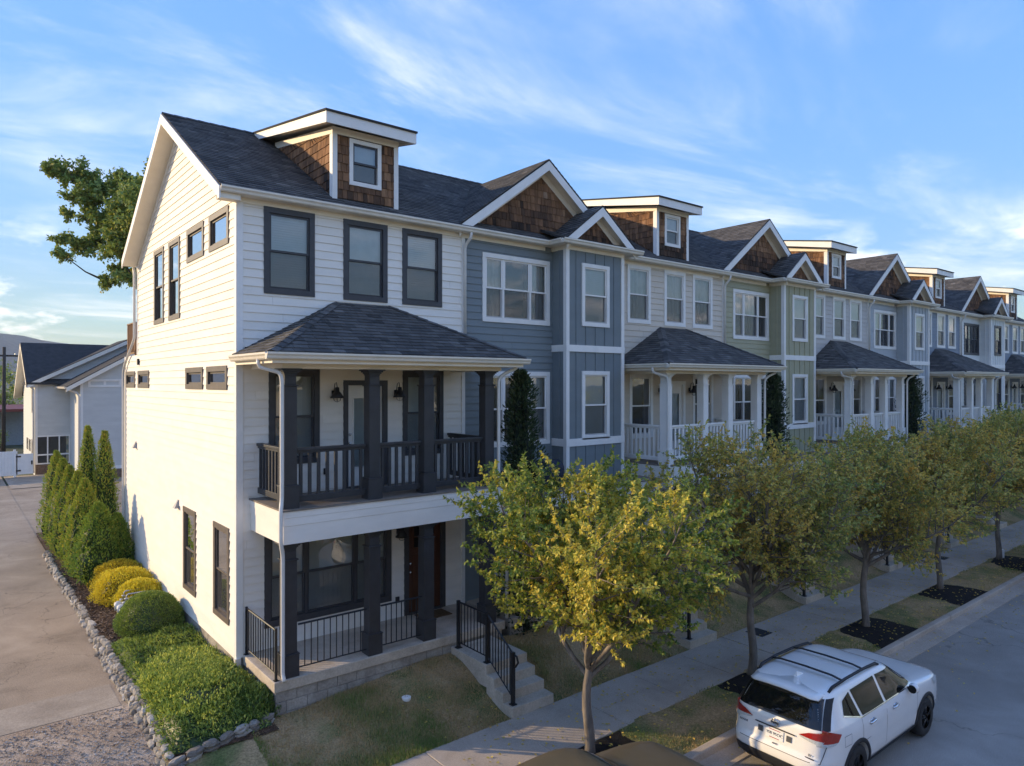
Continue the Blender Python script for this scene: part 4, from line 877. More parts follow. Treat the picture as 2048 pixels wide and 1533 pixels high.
def street_tree(loc, seed, label, Hc=5.1, Rc=2.6, fork=1.55, nlimb=10, lmat=PEAR, lsize=.085, dens=1., lean=(0,0), tr=.095, vase=.30):
    R = random.Random(seed); x0, y0, z0 = loc
    root = thing('street_tree', loc, label, 'tree', 'street trees along the sidewalk')
    wood = MB(); lv = MB(); base = Vector(loc); cen = base+Vector((lean[0],lean[1],fork+(Hc-fork)*.46)); ra = Vector((Rc,Rc,(Hc-fork)*.60))
    def inside(p, k=1.): q = p-cen; t_ = (p.z-base.z-fork)/(Hc-fork); rl = Rc*min(1., max(.12,vase+1.5*t_)); return (q.x/ra.x)**2+(q.y/ra.y)**2+(q.z/ra.z)**2 < k and math.hypot(p.x-base.x,p.y-base.y) < rl*1.02
    ph = R.uniform(0,6)
    tp = [base+Vector((.03*math.sin(i*.8+ph), .03*math.cos(i*.9+ph), fork*i/7-.04)) for i in range(8)]
    top = tp[-1]+Vector((lean[0]*.2,lean[1]*.2,(Hc-fork)*.42)); tp2 = [tp[-1].lerp(top,i/4)+Vector((R.uniform(-.05,.05),R.uniform(-.05,.05),0)) for i in range(1,5)]
    trunk = MB(); trunk.tube(tp+tp2, [tr*1.25]+[tr*(1-.035*i) for i in range(1,8)]+[tr*.55,tr*.42,tr*.3,tr*.18], 10)
    trunk.build('trunk', BARK, root, smooth=True)
    def twig(p, d, L_, tint0):
        n = max(4, int(L_/.016*dens)); q = p.copy(); dd = d.copy(); pts = [p.copy()]
        for i in range(4):
            dd = (dd+Vector((0,0,.08))+rv(R)*.22).normalized(); q = q+dd*(L_/4); pts.append(q.copy())
        wood.tube(pts, [.005,.0045,.004,.003,.002], 4, cap=False)
        for i in range(n):
            f = R.uniform(.05,1.05)*4; k = min(3,int(f)); pp = pts[k].lerp(pts[k+1], min(1,f-k)); ld = (dd*.5+rv(R)*.9+Vector((0,0,-.25))).normalized()
            nn = (rv(R)*.8+Vector((0,0,.9))).normalized(); s = lsize*R.uniform(.7,1.2)
            leaf(lv, pp, ld, nn, s, s*.62, min(.98,max(.02,tint0+R.gauss(0,.17))), .18)
    def branch(p, d, L_, r, depth, tint0):
        k = max(3, int(L_/.2)); pts = [p.copy()]; q = p.copy(); dd = d.copy(); rs = [r]
        for i in range(k):
            dd = (dd+Vector((0,0,.05 if depth else .035))+rv(R)*.13).normalized(); q = q+dd*(L_/k)
            if not inside(q, 1.15) and i > 1: break
            pts.append(q.copy()); rs.append(r*(1-.8*(i+1)/k))
        if len(pts) < 2: return
        wood.tube(pts, rs, 6 if depth == 0 else 4, cap=False)
        m = len(pts)-1
        for i in range(1, m+1):
            f = i/m
            if depth == 0:
                if f < .18: continue
                for c in range(3 if R.random() < .55 else 2):
                    ax = rv(R); sd = pts[i]-pts[i-1]; sd.normalize(); nd = (sd*.55+(ax-sd*ax.dot(sd)).normalized()*.85+Vector((0,0,.05))).normalized()
                    branch(pts[i], nd, R.uniform(.55,1.15)*(1.15-.55*f)*Rc/2.6, rs[i]*.6, 1, min(.9,max(.1,tint0+R.gauss(0,.10))))
            else:
                for c in range(2 if R.random() < .6 else 1):
                    ax = rv(R); sd = (pts[i]-pts[i-1]).normalized(); nd = (sd*.6+(ax-sd*ax.dot(sd)).normalized()*.8).normalized()
                    if inside(pts[i], 1.12): twig(pts[i], nd, R.uniform(.18,.42), tint0)
        twig(pts[-1], (pts[-1]-pts[-2]).normalized(), R.uniform(.3,.55), tint0)
    for i in range(nlimb):
        a = ph+i*2.399; el = math.radians(R.uniform(18,46) if i % 3 else R.uniform(52,74)); d = Vector((math.cos(a)*math.cos(el), math.sin(a)*math.cos(el), math.sin(el)))
        st = tp[-1].lerp(top, R.uniform(-.12,.55)*(1 if i > 3 else .3)); L_ = (Rc*1.12/max(.5,math.cos(el))) if el < .9 else (Hc-fork)*.92
        branch(st, d, min(L_, 3.4*Rc/2.6), tr*.5, 0, min(.85,max(.15,R.gauss(.54 if lmat is PEAR else .66,.14))))
    branch(top, Vector((lean[0]*.1,lean[1]*.1,1)).normalized(), (Hc-fork)*.55, tr*.3, 0, .5)
    crown = lv.build('crown', lmat, root); wood.build('branches', BARK, root, smooth=True)
    return len(lv.f)//2
TREES = [((4.13,-5.66,-1.03), 3, 'yellow-green street tree catching the sun, behind the bronze parked car', 4.70, 2.90, 1.5, PEAR, .076, 1.35),
         ((9.23,-5.62,-1.03), 14, 'brownish green street tree beside the white parked car', 5.1, 2.5, 1.65, PEAR2, .078, .78),
         ((14.25,-5.78,-1.03), 25, 'street tree in a dark mulch bed, next one past the white car', 4.9, 2.5, 1.8, PEAR2, .082, .78),
         ((19.45,-5.70,-1.03), 36, 'street tree in a dark mulch bed with its crown edge catching gold light', 4.85, 2.5, 1.85, PEAR2, .086, .75),
         ((25.2,-5.60,-1.03), 47, 'farther street tree with a white marker at its trunk foot', 4.95, 2.5, 1.9, PEAR2, .095, .7),
         ((30.6,-5.60,-1.03), 58, 'street tree past the white-marked one, by the dark red car', 5.3, 2.5, 2.0, PEAR2, .11, .6),
         ((36.0,-5.60,-1.03), 69, 'farthest street tree of the row, before the last townhouse', 5.3, 2.5, 2.0, PEAR2, .12, .5)]
NL = []
for loc, sd_, lb, Hc, Rc, fk, lm, ls, dn in TREES: NL.append(street_tree(loc, sd_, lb, Hc, Rc, fk, 11 if lm is PEAR else 13, lm, ls, dn, vase=.30 if lm is PEAR else .55, lean=(-.12,.10) if lm is PEAR else (0,0)))
for i, (loc, *_r) in enumerate(TREES[:6]):
    tx, ty, _ = loc; xa, xb = tx-1.15, tx+1.05
    m = sheet('mulch_bed', span(xa, xb, 14), span(-6.70,-5.42,10), lambda x, y: -1.02+.07*max(0,1-((x-tx)/1.1)**2)*max(0,1-((y+6.05)/.72)**2)+.012*noise.noise(Vector((x*6,y*6,1))), BLACKM)
chips('dark_mulch', 2600, (0,1), (0,1), lambda x, y: 0, CHIP, .01, .03, random.Random(3)) if False else None
b = MB(); b.tube([(25.55,-5.62,-1.05),(25.55,-5.62,-.74)], .07, 10); b.lathe([(.07,0),(.06,.05),(.03,.075),(.001,.08)], (25.55,-5.62,-.74), 10); b.build('marker_post', WHITE, label='short white marker at the foot of a farther street tree', cat='marker')

def shell_plant(name, loc, label, cat, n, rad, surf, lmat, ll, lw, outw, upw, seed, group=None, core=.80, jit=.10, tintf=None, part='foliage', clump=1, ptop=.05):
    "foliage spread through the outer shell of a lumpy body; surf(theta, h01) gives radius"
    R = random.Random(seed); x0, y0, z0 = loc; par = thing(name, loc, label, cat, group); lv = MB()
    H = rad
    nt, nh = 18, 12                                                   # darkest-tinted solid core that closes the gaps between leaves
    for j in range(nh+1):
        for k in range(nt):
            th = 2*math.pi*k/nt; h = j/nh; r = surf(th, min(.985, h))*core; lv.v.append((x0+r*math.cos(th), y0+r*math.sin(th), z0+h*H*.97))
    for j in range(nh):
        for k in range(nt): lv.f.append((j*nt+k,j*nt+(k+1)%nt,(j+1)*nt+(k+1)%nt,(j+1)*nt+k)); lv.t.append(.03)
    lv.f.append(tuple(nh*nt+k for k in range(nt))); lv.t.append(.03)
    for i in range(n):
        h = R.random()**.9; th = R.uniform(0,6.2832); r = surf(th, h)*(1+R.uniform(-jit*1.6,jit)); o = Vector((math.cos(th),math.sin(th),0))
        p = Vector((x0,y0,z0+h*H))+o*r
        e = .03; dr = (surf(th,min(.999,h+e))-surf(th,max(0,h-e)))/(2*e*H); nrm = (o-Vector((0,0,1))*max(-3,min(3,dr))).normalized()
        if R.random() < ptop: rt = surf(th,.97)*math.sqrt(R.random()); p = Vector((x0,y0,z0+H*(.985-.05*rt+.05*noise.noise(Vector((rt*math.cos(th)*3,rt*math.sin(th)*3,1))))))+o*rt; nrm = (o*.25+Vector((0,0,1))).normalized()
        tn = tintf(th, h, R) if tintf else R.gauss(.5,.18)
        for c in range(clump):
            d = (nrm*outw+Vector((0,0,upw))+rv(R)*.55).normalized()
            leaf(lv, p+rv(R)*.015*clump, d, (nrm+rv(R)*.5).normalized(), ll*R.uniform(.7,1.25), lw*R.uniform(.8,1.2), min(.98,max(.06,tn+R.gauss(0,.07))))
    lv.build(part, lmat, par)
    st = MB(); st.tube([(x0,y0,z0-.05),(x0,y0,z0+H*.5)], [.035,.02], 6); st.build('stem', BARK2, par)
    return par
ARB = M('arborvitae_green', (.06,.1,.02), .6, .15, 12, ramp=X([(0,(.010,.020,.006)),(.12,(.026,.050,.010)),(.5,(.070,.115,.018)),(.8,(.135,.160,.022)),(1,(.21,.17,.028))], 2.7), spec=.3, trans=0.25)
JUN = M('juniper_dark', (.03,.05,.02), .65, .15, 12, ramp=X([(0,(.007,.012,.007)),(.15,(.013,.023,.011)),(.55,(.030,.050,.020)),(1,(.075,.085,.035))], 1.5), spec=.25, trans=.08)
GOLD = M('gold_shrub', (.3,.25,.02), .55, .12, 12, ramp=X([(0,(.045,.050,.010)),(.15,(.12,.11,.015)),(.5,(.36,.27,.020)),(.85,(.52,.38,.028)),(1,(.56,.40,.05))], 1.8), spec=.4, trans=0.25)
BOX = M('boxwood_green', (.06,.1,.02), .5, .15, 12, ramp=X([(0,(.010,.018,.006)),(.15,(.028,.048,.011)),(.5,(.068,.095,.018)),(.85,(.135,.155,.028)),(1,(.26,.25,.05))], 3.1), spec=.5, trans=0.22)
def cone_surf(Rm, seed, lump=.14, sharp=1.25, fq=2.2):
    def f(th, h): 
        l = noise.noise(Vector((math.cos(th)*1.5*fq*.5, math.sin(th)*1.5*fq*.5, h*fq*2.4+seed)))+.6*noise.noise(Vector((math.cos(th)*4,math.sin(th)*4,h*9+seed)))
        return Rm*(.50+.5*min(1,h/.16))*max(.0,(1-h**sharp))**.80*(1+lump*l*1.5)+.012
    return f
ARBS = [(-.98,9.55,2.35,.72),(-1.16,10.75,2.95,.58),(-1.18,12.1,3.05,.56),(-1.22,13.6,3.1,.56),(-1.24,15.2,3.2,.56),(-1.26,16.9,3.35,.58),(-.78,13.0,4.45,.47),(-.36,12.5,4.30,.45),(-.45,9.75,1.95,.50)]
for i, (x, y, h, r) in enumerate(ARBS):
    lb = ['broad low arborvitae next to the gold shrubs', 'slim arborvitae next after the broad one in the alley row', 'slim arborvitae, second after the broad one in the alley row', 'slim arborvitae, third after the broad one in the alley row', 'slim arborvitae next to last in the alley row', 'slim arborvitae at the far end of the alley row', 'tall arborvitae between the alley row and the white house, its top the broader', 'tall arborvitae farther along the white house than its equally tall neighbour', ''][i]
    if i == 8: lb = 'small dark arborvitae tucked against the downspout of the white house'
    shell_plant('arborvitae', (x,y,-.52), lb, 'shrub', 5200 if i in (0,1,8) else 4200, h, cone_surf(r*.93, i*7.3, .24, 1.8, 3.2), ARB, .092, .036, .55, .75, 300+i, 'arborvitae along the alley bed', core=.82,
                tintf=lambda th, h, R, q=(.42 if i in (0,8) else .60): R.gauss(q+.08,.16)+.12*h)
def dome_surf(Rx, Ry, seed, lump=.10, flat=.5, fq=2.):
    def f(th, h):
        l = noise.noise(Vector((math.cos(th)*fq, math.sin(th)*fq, h*fq+seed)))
        c, s = math.cos(th)/Rx, math.sin(th)/Ry; r = 1/math.sqrt(c*c+s*s)
        return r*max(.0, 1-h**2.4)**flat*(.78+.22*min(1,h/.3))*(1+lump*l*1.6)+.01
    return f
for i, (x, y, rx, ry, h, t) in enumerate(((-.62,8.55,.62,.62,.80,.40),(-.70,7.30,.72,.80,.82,.66),(-.52,6.30,.52,.55,.72,.74))):
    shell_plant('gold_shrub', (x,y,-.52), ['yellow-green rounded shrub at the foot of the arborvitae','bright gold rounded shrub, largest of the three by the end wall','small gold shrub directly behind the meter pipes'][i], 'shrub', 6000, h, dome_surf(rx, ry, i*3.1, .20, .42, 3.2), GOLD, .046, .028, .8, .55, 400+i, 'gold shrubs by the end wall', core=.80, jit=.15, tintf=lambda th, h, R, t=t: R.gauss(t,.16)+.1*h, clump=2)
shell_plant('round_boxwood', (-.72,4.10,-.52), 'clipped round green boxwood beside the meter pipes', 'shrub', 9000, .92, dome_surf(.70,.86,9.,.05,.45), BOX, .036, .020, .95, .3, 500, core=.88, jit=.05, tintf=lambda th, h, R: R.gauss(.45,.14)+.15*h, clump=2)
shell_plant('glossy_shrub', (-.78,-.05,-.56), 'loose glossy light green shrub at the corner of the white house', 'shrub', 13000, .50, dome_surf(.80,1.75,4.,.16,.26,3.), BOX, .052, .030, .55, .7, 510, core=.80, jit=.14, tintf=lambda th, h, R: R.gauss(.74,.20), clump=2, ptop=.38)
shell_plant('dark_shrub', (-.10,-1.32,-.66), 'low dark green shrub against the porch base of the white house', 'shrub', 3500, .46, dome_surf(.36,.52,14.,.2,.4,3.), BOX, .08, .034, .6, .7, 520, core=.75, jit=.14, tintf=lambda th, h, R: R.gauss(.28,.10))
# spreading juniper over the near half of the bed
R = random.Random(61); lv = MB()
def hh(x, y): return .26+.16*noise.noise(Vector((x*1.6,y*1.1,2)))+.10*noise.noise(Vector((x*4,y*4,7)))
for j, y in enumerate(span(-2.0,3.6,40)):
    for i, x in enumerate(span(-1.68,-.03,14)):
        ed = smooth((x+1.70)/.25)*smooth((3.6-y)/.6)*smooth((y+2.05)/.3); lv.v.append((x,y,bed_z(x,y)+max(-.03,hh(x,y)*ed*.8-.02)))
for j in range(40):
    for i in range(14): lv.f.append((j*15+i,j*15+i+1,(j+1)*15+i+1,(j+1)*15+i)); lv.t.append(.05)
for i in range(15000):
    x, y = R.uniform(-1.72,-.04), R.uniform(-2.02,3.5); ed = smooth((x+1.76)/.25)*smooth((3.7-y)/.6)*smooth((y+2.1)/.3)
    p = Vector((x,y,bed_z(x,y)+max(0,hh(x,y)*ed*.82))); d = (Vector((-.5,-.25,.55))+rv(R)*.75).normalized()
    leaf(lv, p, d, (Vector((0,0,1))+rv(R)*.5).normalized(), R.uniform(.05,.13), R.uniform(.018,.034), min(.98,max(.08,R.gauss(.60,.18)+.25*noise.noise(Vector((x*1.3,y*1.3,5))))))
lv.build('juniper_ground_cover', BOX, kind='stuff', label='low spreading green juniper filling the front of the planting bed', cat='ground cover')

def column_juniper(x, y, z0, H, Rm, seed, label):
    shell_plant('column_juniper', (x,y,z0), label, 'tree', 6500, H, (lambda f: (lambda th, h: f(th,h)))(lambda th, h, s=seed: Rm*(.75+.25*min(1,h/.1))*max(0,1-h**5)**.6*(1+.75*noise.noise(Vector((math.cos(th)*1.7,math.sin(th)*1.7,h*9+s)))+.5*noise.noise(Vector((math.cos(th)*3.5,math.sin(th)*3.5,h*22+s))))+.02), JUN, .13, .045, .7, .6, seed, 'dark column junipers between the porches', core=.60, jit=.30)
column_juniper(6.05,-1.55,-.5,6.15,.40,71,'dark column juniper between the white and blue houses')
column_juniper(17.0,-1.55,-.5,6.2,.42,72,'dark column juniper between the cream and sage green houses')
column_juniper(28.0,-1.55,-.5,6.4,.45,73,'dark column juniper between the warm grey and pale blue houses')

# grass blades: uncountable
def blades(name, n, rx, ry, zf, keep, mat, seed, hmin, hmax, tint):
    R = random.Random(seed); mb = MB()
    for i in range(n):
        x, y = R.uniform(*rx), R.uniform(*ry); k = .5+noise.noise(Vector((x*.75,y*.75,.3)))+.45*noise.noise(Vector((x*2.3,y*2.3,6)))
        if not keep(x, y) or R.random() > .25+k*.9: continue
        z = zf(x,y)-.004; a = R.uniform(0,6.3); h = R.uniform(hmin,hmax)*(.6+.6*max(0,min(1,k))); c, s = math.cos(a), math.sin(a); w = R.uniform(.004,.008); l = R.uniform(-.03,.05)
        t = min(.98,max(.02,tint(x,y)+k*.85-.38+R.gauss(0,.16)))
        mb.add([(x-c*w,y-s*w,z),(x+c*w,y+s*w,z),(x+s*l,y-c*l,z+h)], [(0,1,2)], t)
    mb.build(name, mat, kind='stuff')
GRASS = M('grass_blade', (.06,.08,.02), .7, .1, 10, ramp=X([(0,(.19,.125,.060)),(.35,(.135,.115,.045)),(.6,(.075,.095,.026)),(1,(.050,.088,.018))], 2.9), spec=.25, trans=0.25)
in_house_bits = lambda x, y: not (3.88 < (x % 10.95) < 5.02 or 9.40 < (x % 10.95) < 10.52) or y < -3.9
in_lawn = lambda x, y: (x > .06 or y < -2.38+.25*(x+1.7)) and in_house_bits(x, y)
blades('lawn_grass', 105000, (-1.75,8.8), (-3.85,-1.72), gz, in_lawn, GRASS, 5, .03,.085, lambda x, y: .04+.46*smooth((.8-x)/2.0)+.10*smooth((-2.4-y)/1.))
blades('lawn_grass', 26000, (8.8,36), (-3.85,-1.72), gz, in_lawn, GRASS, 6, .03,.07, lambda x, y: .05)
nomulch = lambda x, y: not any(t[0][0]-1.1 < x < t[0][0]+1.0 for t in TREES[:6])
blades('verge_grass', 46000, (-1.2,32), (-6.68,-5.36), lambda x, y: -1.02, nomulch, GRASS, 7, .03,.075, lambda x, y: .16)

# fallen leaves under the street trees
R = random.Random(19); fl = MB()
for i in range(2600):
    tx, ty, _ = R.choice(TREES[:6])[0]; x, y = tx+R.gauss(0,1.9), ty+R.gauss(0,1.5)
    if y > -1.8 or y < -9: continue
    z = gz(x,y)+.03 if y > -3.83 else (-.985 if y > -5.4 else (-.96 if y > -6.7 else -1.14)); a = R.uniform(0,6.3)
    leaf(fl, Vector((x,y,z)), Vector((math.cos(a),math.sin(a),R.uniform(-.1,.3))).normalized(), Vector((R.uniform(-.4,.4),R.uniform(-.4,.4),1)).normalized(), R.uniform(.05,.08), R.uniform(.03,.05), R.uniform(.55,.98))
fl.build('fallen_leaves', PEAR2, kind='stuff')

# ------------------------------------------------------------------ big oak behind the white house, trees far left
def clump_tree(name, loc, label, trunk_h, tr, clumps, lmat, lsize, seed, per=900, bark=BARK2, group=None, lw=.6):
    R = random.Random(seed); base = Vector(loc); root = thing(name, loc, label, 'tree', group); lv = MB(); wd = MB()
    top = base+Vector((0,0,trunk_h)); tk = MB(); tk.tube([base-Vector((0,0,.1)), base.lerp(top,.5)+Vector((.1,.05,0)), top, top+Vector((0,0,trunk_h*.35))], [tr*1.3,tr,tr*.8,tr*.4], 10); tk.build('trunk', bark, root, smooth=True)
    joined = [top.copy()]; clumps = sorted(((Vector(c), r, f) for c, r, f in clumps), key=lambda q: (q[0]-top).length)
    for c, r, f in clumps:
        a = min(joined, key=lambda q: (q-c).length+.35*(q-top).length).copy(); first = a == top; joined.append(c); mid = a.lerp(c,.5)+Vector((0,0,-.12*(c-a).length))*R.uniform(.2,1); pts = [a, a.lerp(mid,.6), mid, mid.lerp(c,.6), c]
        k_ = 1. if first else .55; wd.tube(pts, [tr*.26*k_,tr*.2*k_,tr*.14*k_,tr*.09*k_,tr*.05*k_], 6, cap=False)
        n = int(per*f*r*r)
        for i in range(int(9*r)+5):                                    # boughs inside the clump, leaves strung along them
            d = rv(R); d.z *= .7; e = c+d*r*R.uniform(.55,1.05); m = c.lerp(e,.5)+rv(R)*r*.15; wd.tube([c,m,e], [tr*.028,tr*.018,.005], 4, cap=False)
            for q in range(max(3, n//(int(9*r)+5))):
                s = R.random(); p = (c.lerp(m,s) if s < .5 else m.lerp(e,R.random()))+rv(R)*r*.24*R.random()**.5; ss = lsize*R.uniform(.7,1.25)
                leaf(lv, p, (rv(R)+Vector((0,0,-.2))).normalized(), (rv(R)*.7+Vector((0,0,.8))).normalized(), ss, ss*lw, min(.98,max(.03,R.gauss(.48,.2))), .15)
    lv.build('crown', lmat, root); wd.build('branches', bark, root, smooth=True)
    return root
def cam_pt(px, py, depth):                     # reading of the survey: a point seen in this direction at this distance
    c, s = math.cos(YAW), math.sin(YAW); u, v = (px-1024)/1400, (767-py)/1400; return (-4.51+depth*(c+u*s), -14.23+depth*(s-u*c), 5.41+depth*v)
OD = 33.
oc = [(95,335,.55,.9),(125,345,.75,1),(160,355,.95,1),(195,395,1.0,1),(150,395,.6,.7),(225,375,.75,1),(250,360,.8,1),(215,440,1.1,1.1),(180,430,.7,.7),(135,430,.45,.6),(255,430,1.2,1.1),(275,385,1.0,1),(235,490,1.0,.9),(160,490,.75,.8),(120,480,.45,.6),(125,510,.5,.6),(195,485,.6,.7),(270,490,1.2,1),(215,565,.6,.7),(245,545,.7,.8),(268,560,.8,.8),(300,420,1.6,.8),(310,350,1.2,.8),(320,480,1.6,.7),(355,420,1.7,.6)]
ob = cam_pt(345, 900, OD)
clump_tree('oak_tree', (ob[0],ob[1],-.68), 'large green oak reaching out from behind the white end house', 10.5, .42, [(cam_pt(a,b,OD+RN.uniform(-1,1.2)), r*1.18, f) for a, b, r, f in oc], OAK, .19, 91, per=2200)
for i, (px, dep, h, r) in enumerate(((18,74,7.8,3.6),(-40,82,9,4.2),(3,60,2.1,1.4))):
    b0 = cam_pt(px, 800, dep); cl = [((b0[0]+RN.uniform(-r,r)*.6, b0[1]+RN.uniform(-r,r)*.6, -.68+h*RN.uniform(.35,.85)), r*.55, 1.) for q in range(9)]
    clump_tree('bushy_tree' if i < 2 else 'leafy_shrub', (b0[0],b0[1],-.68), ['green bushy tree beyond the neighbouring house and the utility pole','second green tree at the edge of the lots behind the alley','low leafy shrub behind the white vinyl fence'][i], h*.4, .2, cl, OAK, .30 if i < 2 else .16, 95+i, per=60 if i < 2 else 200)
# wooded hills along the horizon
HILL = blend_mat('wooded_hill', [(.35,(.06,.075,.06)),(.65,(.09,.105,.08))], .02, .95, .6, .08, .15, .35)
hm = MB(); nh = 150
for k in range(nh+1):
    a = math.radians(-30+150*k/nh); d = 2100+200*math.sin(k*.3); hgt = 62+26*noise.noise(Vector((k*.045,1,0)))+9*noise.noise(Vector((k*.33,2,0)))+62*smooth((k-96)/22.)
    for q, (f, hh_) in enumerate(((.86,0),(.93,.55),(1.,1.),(1.12,0))): hm.v.append((d*f*math.cos(a), d*f*math.sin(a), -3+hgt*hh_+(3*noise.noise(Vector((k*1.9,q*3,5))) if q == 2 else 0)))
for k in range(nh):
    for q in range(3): hm.f.append((k*4+q,(k+1)*4+q,(k+1)*4+q+1,k*4+q+1)); hm.t.append(0)
hm.build('hills', HILL, kind='structure')

# ------------------------------------------------------------------ neighbouring house behind the alley
def neighbour():
    par = thing('neighbour_house', (.1,41.2,-.68), 'pale grey two-storey house with screened porch behind the alley', 'house'); sd = SIDING['neighbour']; R = random.Random(4)
    lit = M('neighbour_pale_siding', (.62,.62,.58), .6, .05); BR = blend_mat('brown_brick', [(.3,(.13,.085,.06)),(.6,(.21,.14,.10)),(.8,(.27,.19,.14))], 6, .9, .4, 30, 20, .3)  # siding copy for the west walls, sunlight painted in as a paler tone
    Ya, Yr = 41.2, 45.5; x0, x1 = .1, 16.; z0, ze, zd = -.68, 5.55, 8.15; Yb = 36.5; bx = 2.05
    def wall(F, poly, nm, mat, exp=.20, h0=z0, h1=ze, rng=None, ops=()):
        w = MB(); w.add([F.p(a,h,-.01) for a, h in poly], [tuple(range(len(poly)))]); o = w.build(nm, mat, par); clad(o, F, 'siding_board', mat, rng, h0, h1, exp, list(ops), lambda R: 4., R, .018, .004, mode='stuff')
    # west end (sunlit), front wall with cross gable, nearer wing
    Fw = Frame((x0,0,0), (0,1,0), (0,0,1), (-1,0,0)); yb = 49.8; sl = (zd-ze)/(Yr-Ya)
    wops = []
    for a, b, h, t in ((42.3,43.2,3.4,5.1),(44.2,45.2,.7,1.5),(46.0,47.0,.7,1.5),(42.4,43.3,-.4,1.6)): window(par, Fw, a, b, h, t, .1, TRIM_LIT, TRIM_LIT, back='dark', ops=wops, screen=False)
    wall(Fw, [(Ya,z0),(yb,z0),(yb,ze),(Yr,zd),(Ya,ze)], 'end_wall', lit, rng=lambda h: (Ya if h < ze else Ya+(h-ze)/sl, yb if h < ze else yb-(h-ze)/sl), h1=zd-.1, ops=wops)
    Ff = Frame((0,Ya,0), (1,0,0), (0,0,1), (0,-1,0)); xg, zg = 5.6, 8.35
    wall(Ff, [(x0,1.9),(bx,1.9),(bx,z0),(x1,z0),(x1,ze),(2*xg-x0,ze),(xg,zg),(x0,ze)], 'front_wall', sd, rng=lambda h: (x0, 10.) if h < ze else (x0+(h-ze)/.51, 10.), h0=1.9, h1=zg-.1)
    Fb = Frame((0,Yb,0), (1,0,0), (0,0,1), (0,-1,0)); wo = []
    window(par, Fb, 2.45, 4.3, 5.15, 5.65, .1, WHITE, WHITE, units=(1,1), style='fixed', back='shade', ops=wo, screen=False)
    wall(Fb, [(bx,z0+.75),(9,z0+.75),(9,6.6),(6.5,8.2),(bx,5.45)], 'wing_wall', sd, rng=lambda h: (bx, 6.8) if h < 5.45 else (bx+(h-5.45)/.62, 6.8), h0=z0+.8, h1=7.8, ops=wo)
    Fs = Frame((bx,0,0), (0,1,0), (0,0,1), (-1,0,0)); wall(Fs, [(Yb,z0),(Ya,z0),(Ya,5.45),(Yb,5.45)], 'wing_side', lit, rng=lambda h: (Yb,Ya), h1=5.45)
    b = MB(); b.fbox(Fb, bx, 9, z0, z0+.62, 0, .03); b.fbox(Ff, x0, bx, z0, z0+.72, 0, .05); b.build('brick_base', BR, par)
    b = MB(); b.fbox(Fb, bx, 9, z0+.62, z0+.82, 0, .04); b.build('skirt_board', WHITE, par)
    for F, a in ((Ff,x0),(Fb,bx)): b = MB(); b.fbox(F, a-.02, a+.13, z0+.7, 5.5, 0, .03); b.build('corner_board', WHITE, par)
    # roofs
    rf = MB(); rf.slab([(x0-.5,Ya-.4,ze-.1),(x1,Ya-.4,ze-.1),(x1,Yr,zd+.1),(x0-.5,Yr,zd+.1)], .14); rf.slab([(x0-.5,Yr,zd+.1),(x1,Yr,zd+.1),(x1,yb+1.4,ze-1.0),(x0-.5,yb+1.4,ze-1.0)], .14); rf.build('roof', ROOF, par)
    rf = MB(); m = .51
    rf.slab([(x0-.45,Ya-.35,ze-.15),(xg,Ya-.35,zg+.18),(xg,Yr,zg+.18),(x0-.45,Yr-.5,ze-.15)], .12); rf.slab([(xg,Ya-.35,zg+.18),(2*xg+.4,Ya-.35,ze-.15),(2*xg+.4,Yr,ze-.15),(xg,Yr,zg+.18)], .12); rf.build('gable_roof', ROOF, par)
    rf = MB(); rf.slab([(bx-.8,Yb-.4,5.18),(6.6,Yb-.4,8.42),(6.6,Ya+1,8.42),(bx-.8,Ya+1,5.18)], .12); rf.build('wing_roof', ROOF, par)
    def rake(p, q, y, t=.26):
        b = MB(); b.add([(p[0],y-.03,p[1]-.05),(q[0],y-.03,q[1]-.05),(q[0],y-.03,q[1]-.05-t),(p[0],y-.03,p[1]-.05-t),(p[0],y+.3,p[1]-.1),(q[0],y+.3,q[1]-.1),(q[0],y+.3,q[1]-t-.04),(p[0],y+.3,p[1]-t-.04)], [(0,1,2,3),(3,2,6,7),(4,7,6,5)]); b.build('rake_board', CREAMW, par)
    rake((x0-.45,ze-.15), (xg,zg+.18), Ya-.36); rake((xg,zg+.18), (2*xg+.4,ze-.15), Ya-.36); rake((bx-.8,5.18), (6.6,8.42), Yb-.41)
    b = MB(); 
    for y1, z1 in ((Ya-.4,ze-.1),(yb+1.4,ze-1.0)):
        p, q = Vector((x0-.53,Yr,zd+.05)), Vector((x0-.53,y1,z1-.05)); b.add([p,q,q-Vector((0,0,.28)),p-Vector((0,0,.28)),p+Vector((.5,0,-.2)),q+Vector((.5,0,-.2))], [(0,1,2,3),(3,2,5,4)])
    b.build('rake_board', CREAMW, par)
    gutter(par, [(bx-.78,Yb-.4,5.05),(bx-.78,Ya,5.05)], [(-1,0,0)], GUTTER)
    downspout(par, [(bx-.7,Yb+.1,5.05),(bx-.2,Yb-.02,4.8),(bx-.08,Yb-.05,4.6),(bx-.08,Yb-.05,-.5)], GUTW, .06); downspout(par, [(x0-.42,Ya-.3,5.3),(x0-.1,Ya-.08,5.0),(x0-.1,Ya-.08,-.5)], GUTW, .06)
    # screened porch
    sc = MB()
    for a in (x0, .75, 1.40, bx-.07): sc.fbox(Ff, a, a+.07, z0+.72, 1.95, -.06, .02)
    for h in (z0+.72, .62, 1.85): sc.fbox(Ff, x0+.07, bx-.07, h, h+.09, -.06, .021)
    o = sc.build('screen_frame', WHITE, par); q = MB(); q.quad(Ff.p(x0,z0+.75,-.03), Ff.p(bx,z0+.75,-.03), Ff.p(bx,1.9,-.03), Ff.p(x0,1.9,-.03)); q.build('insect_screen', SCREEN, o)
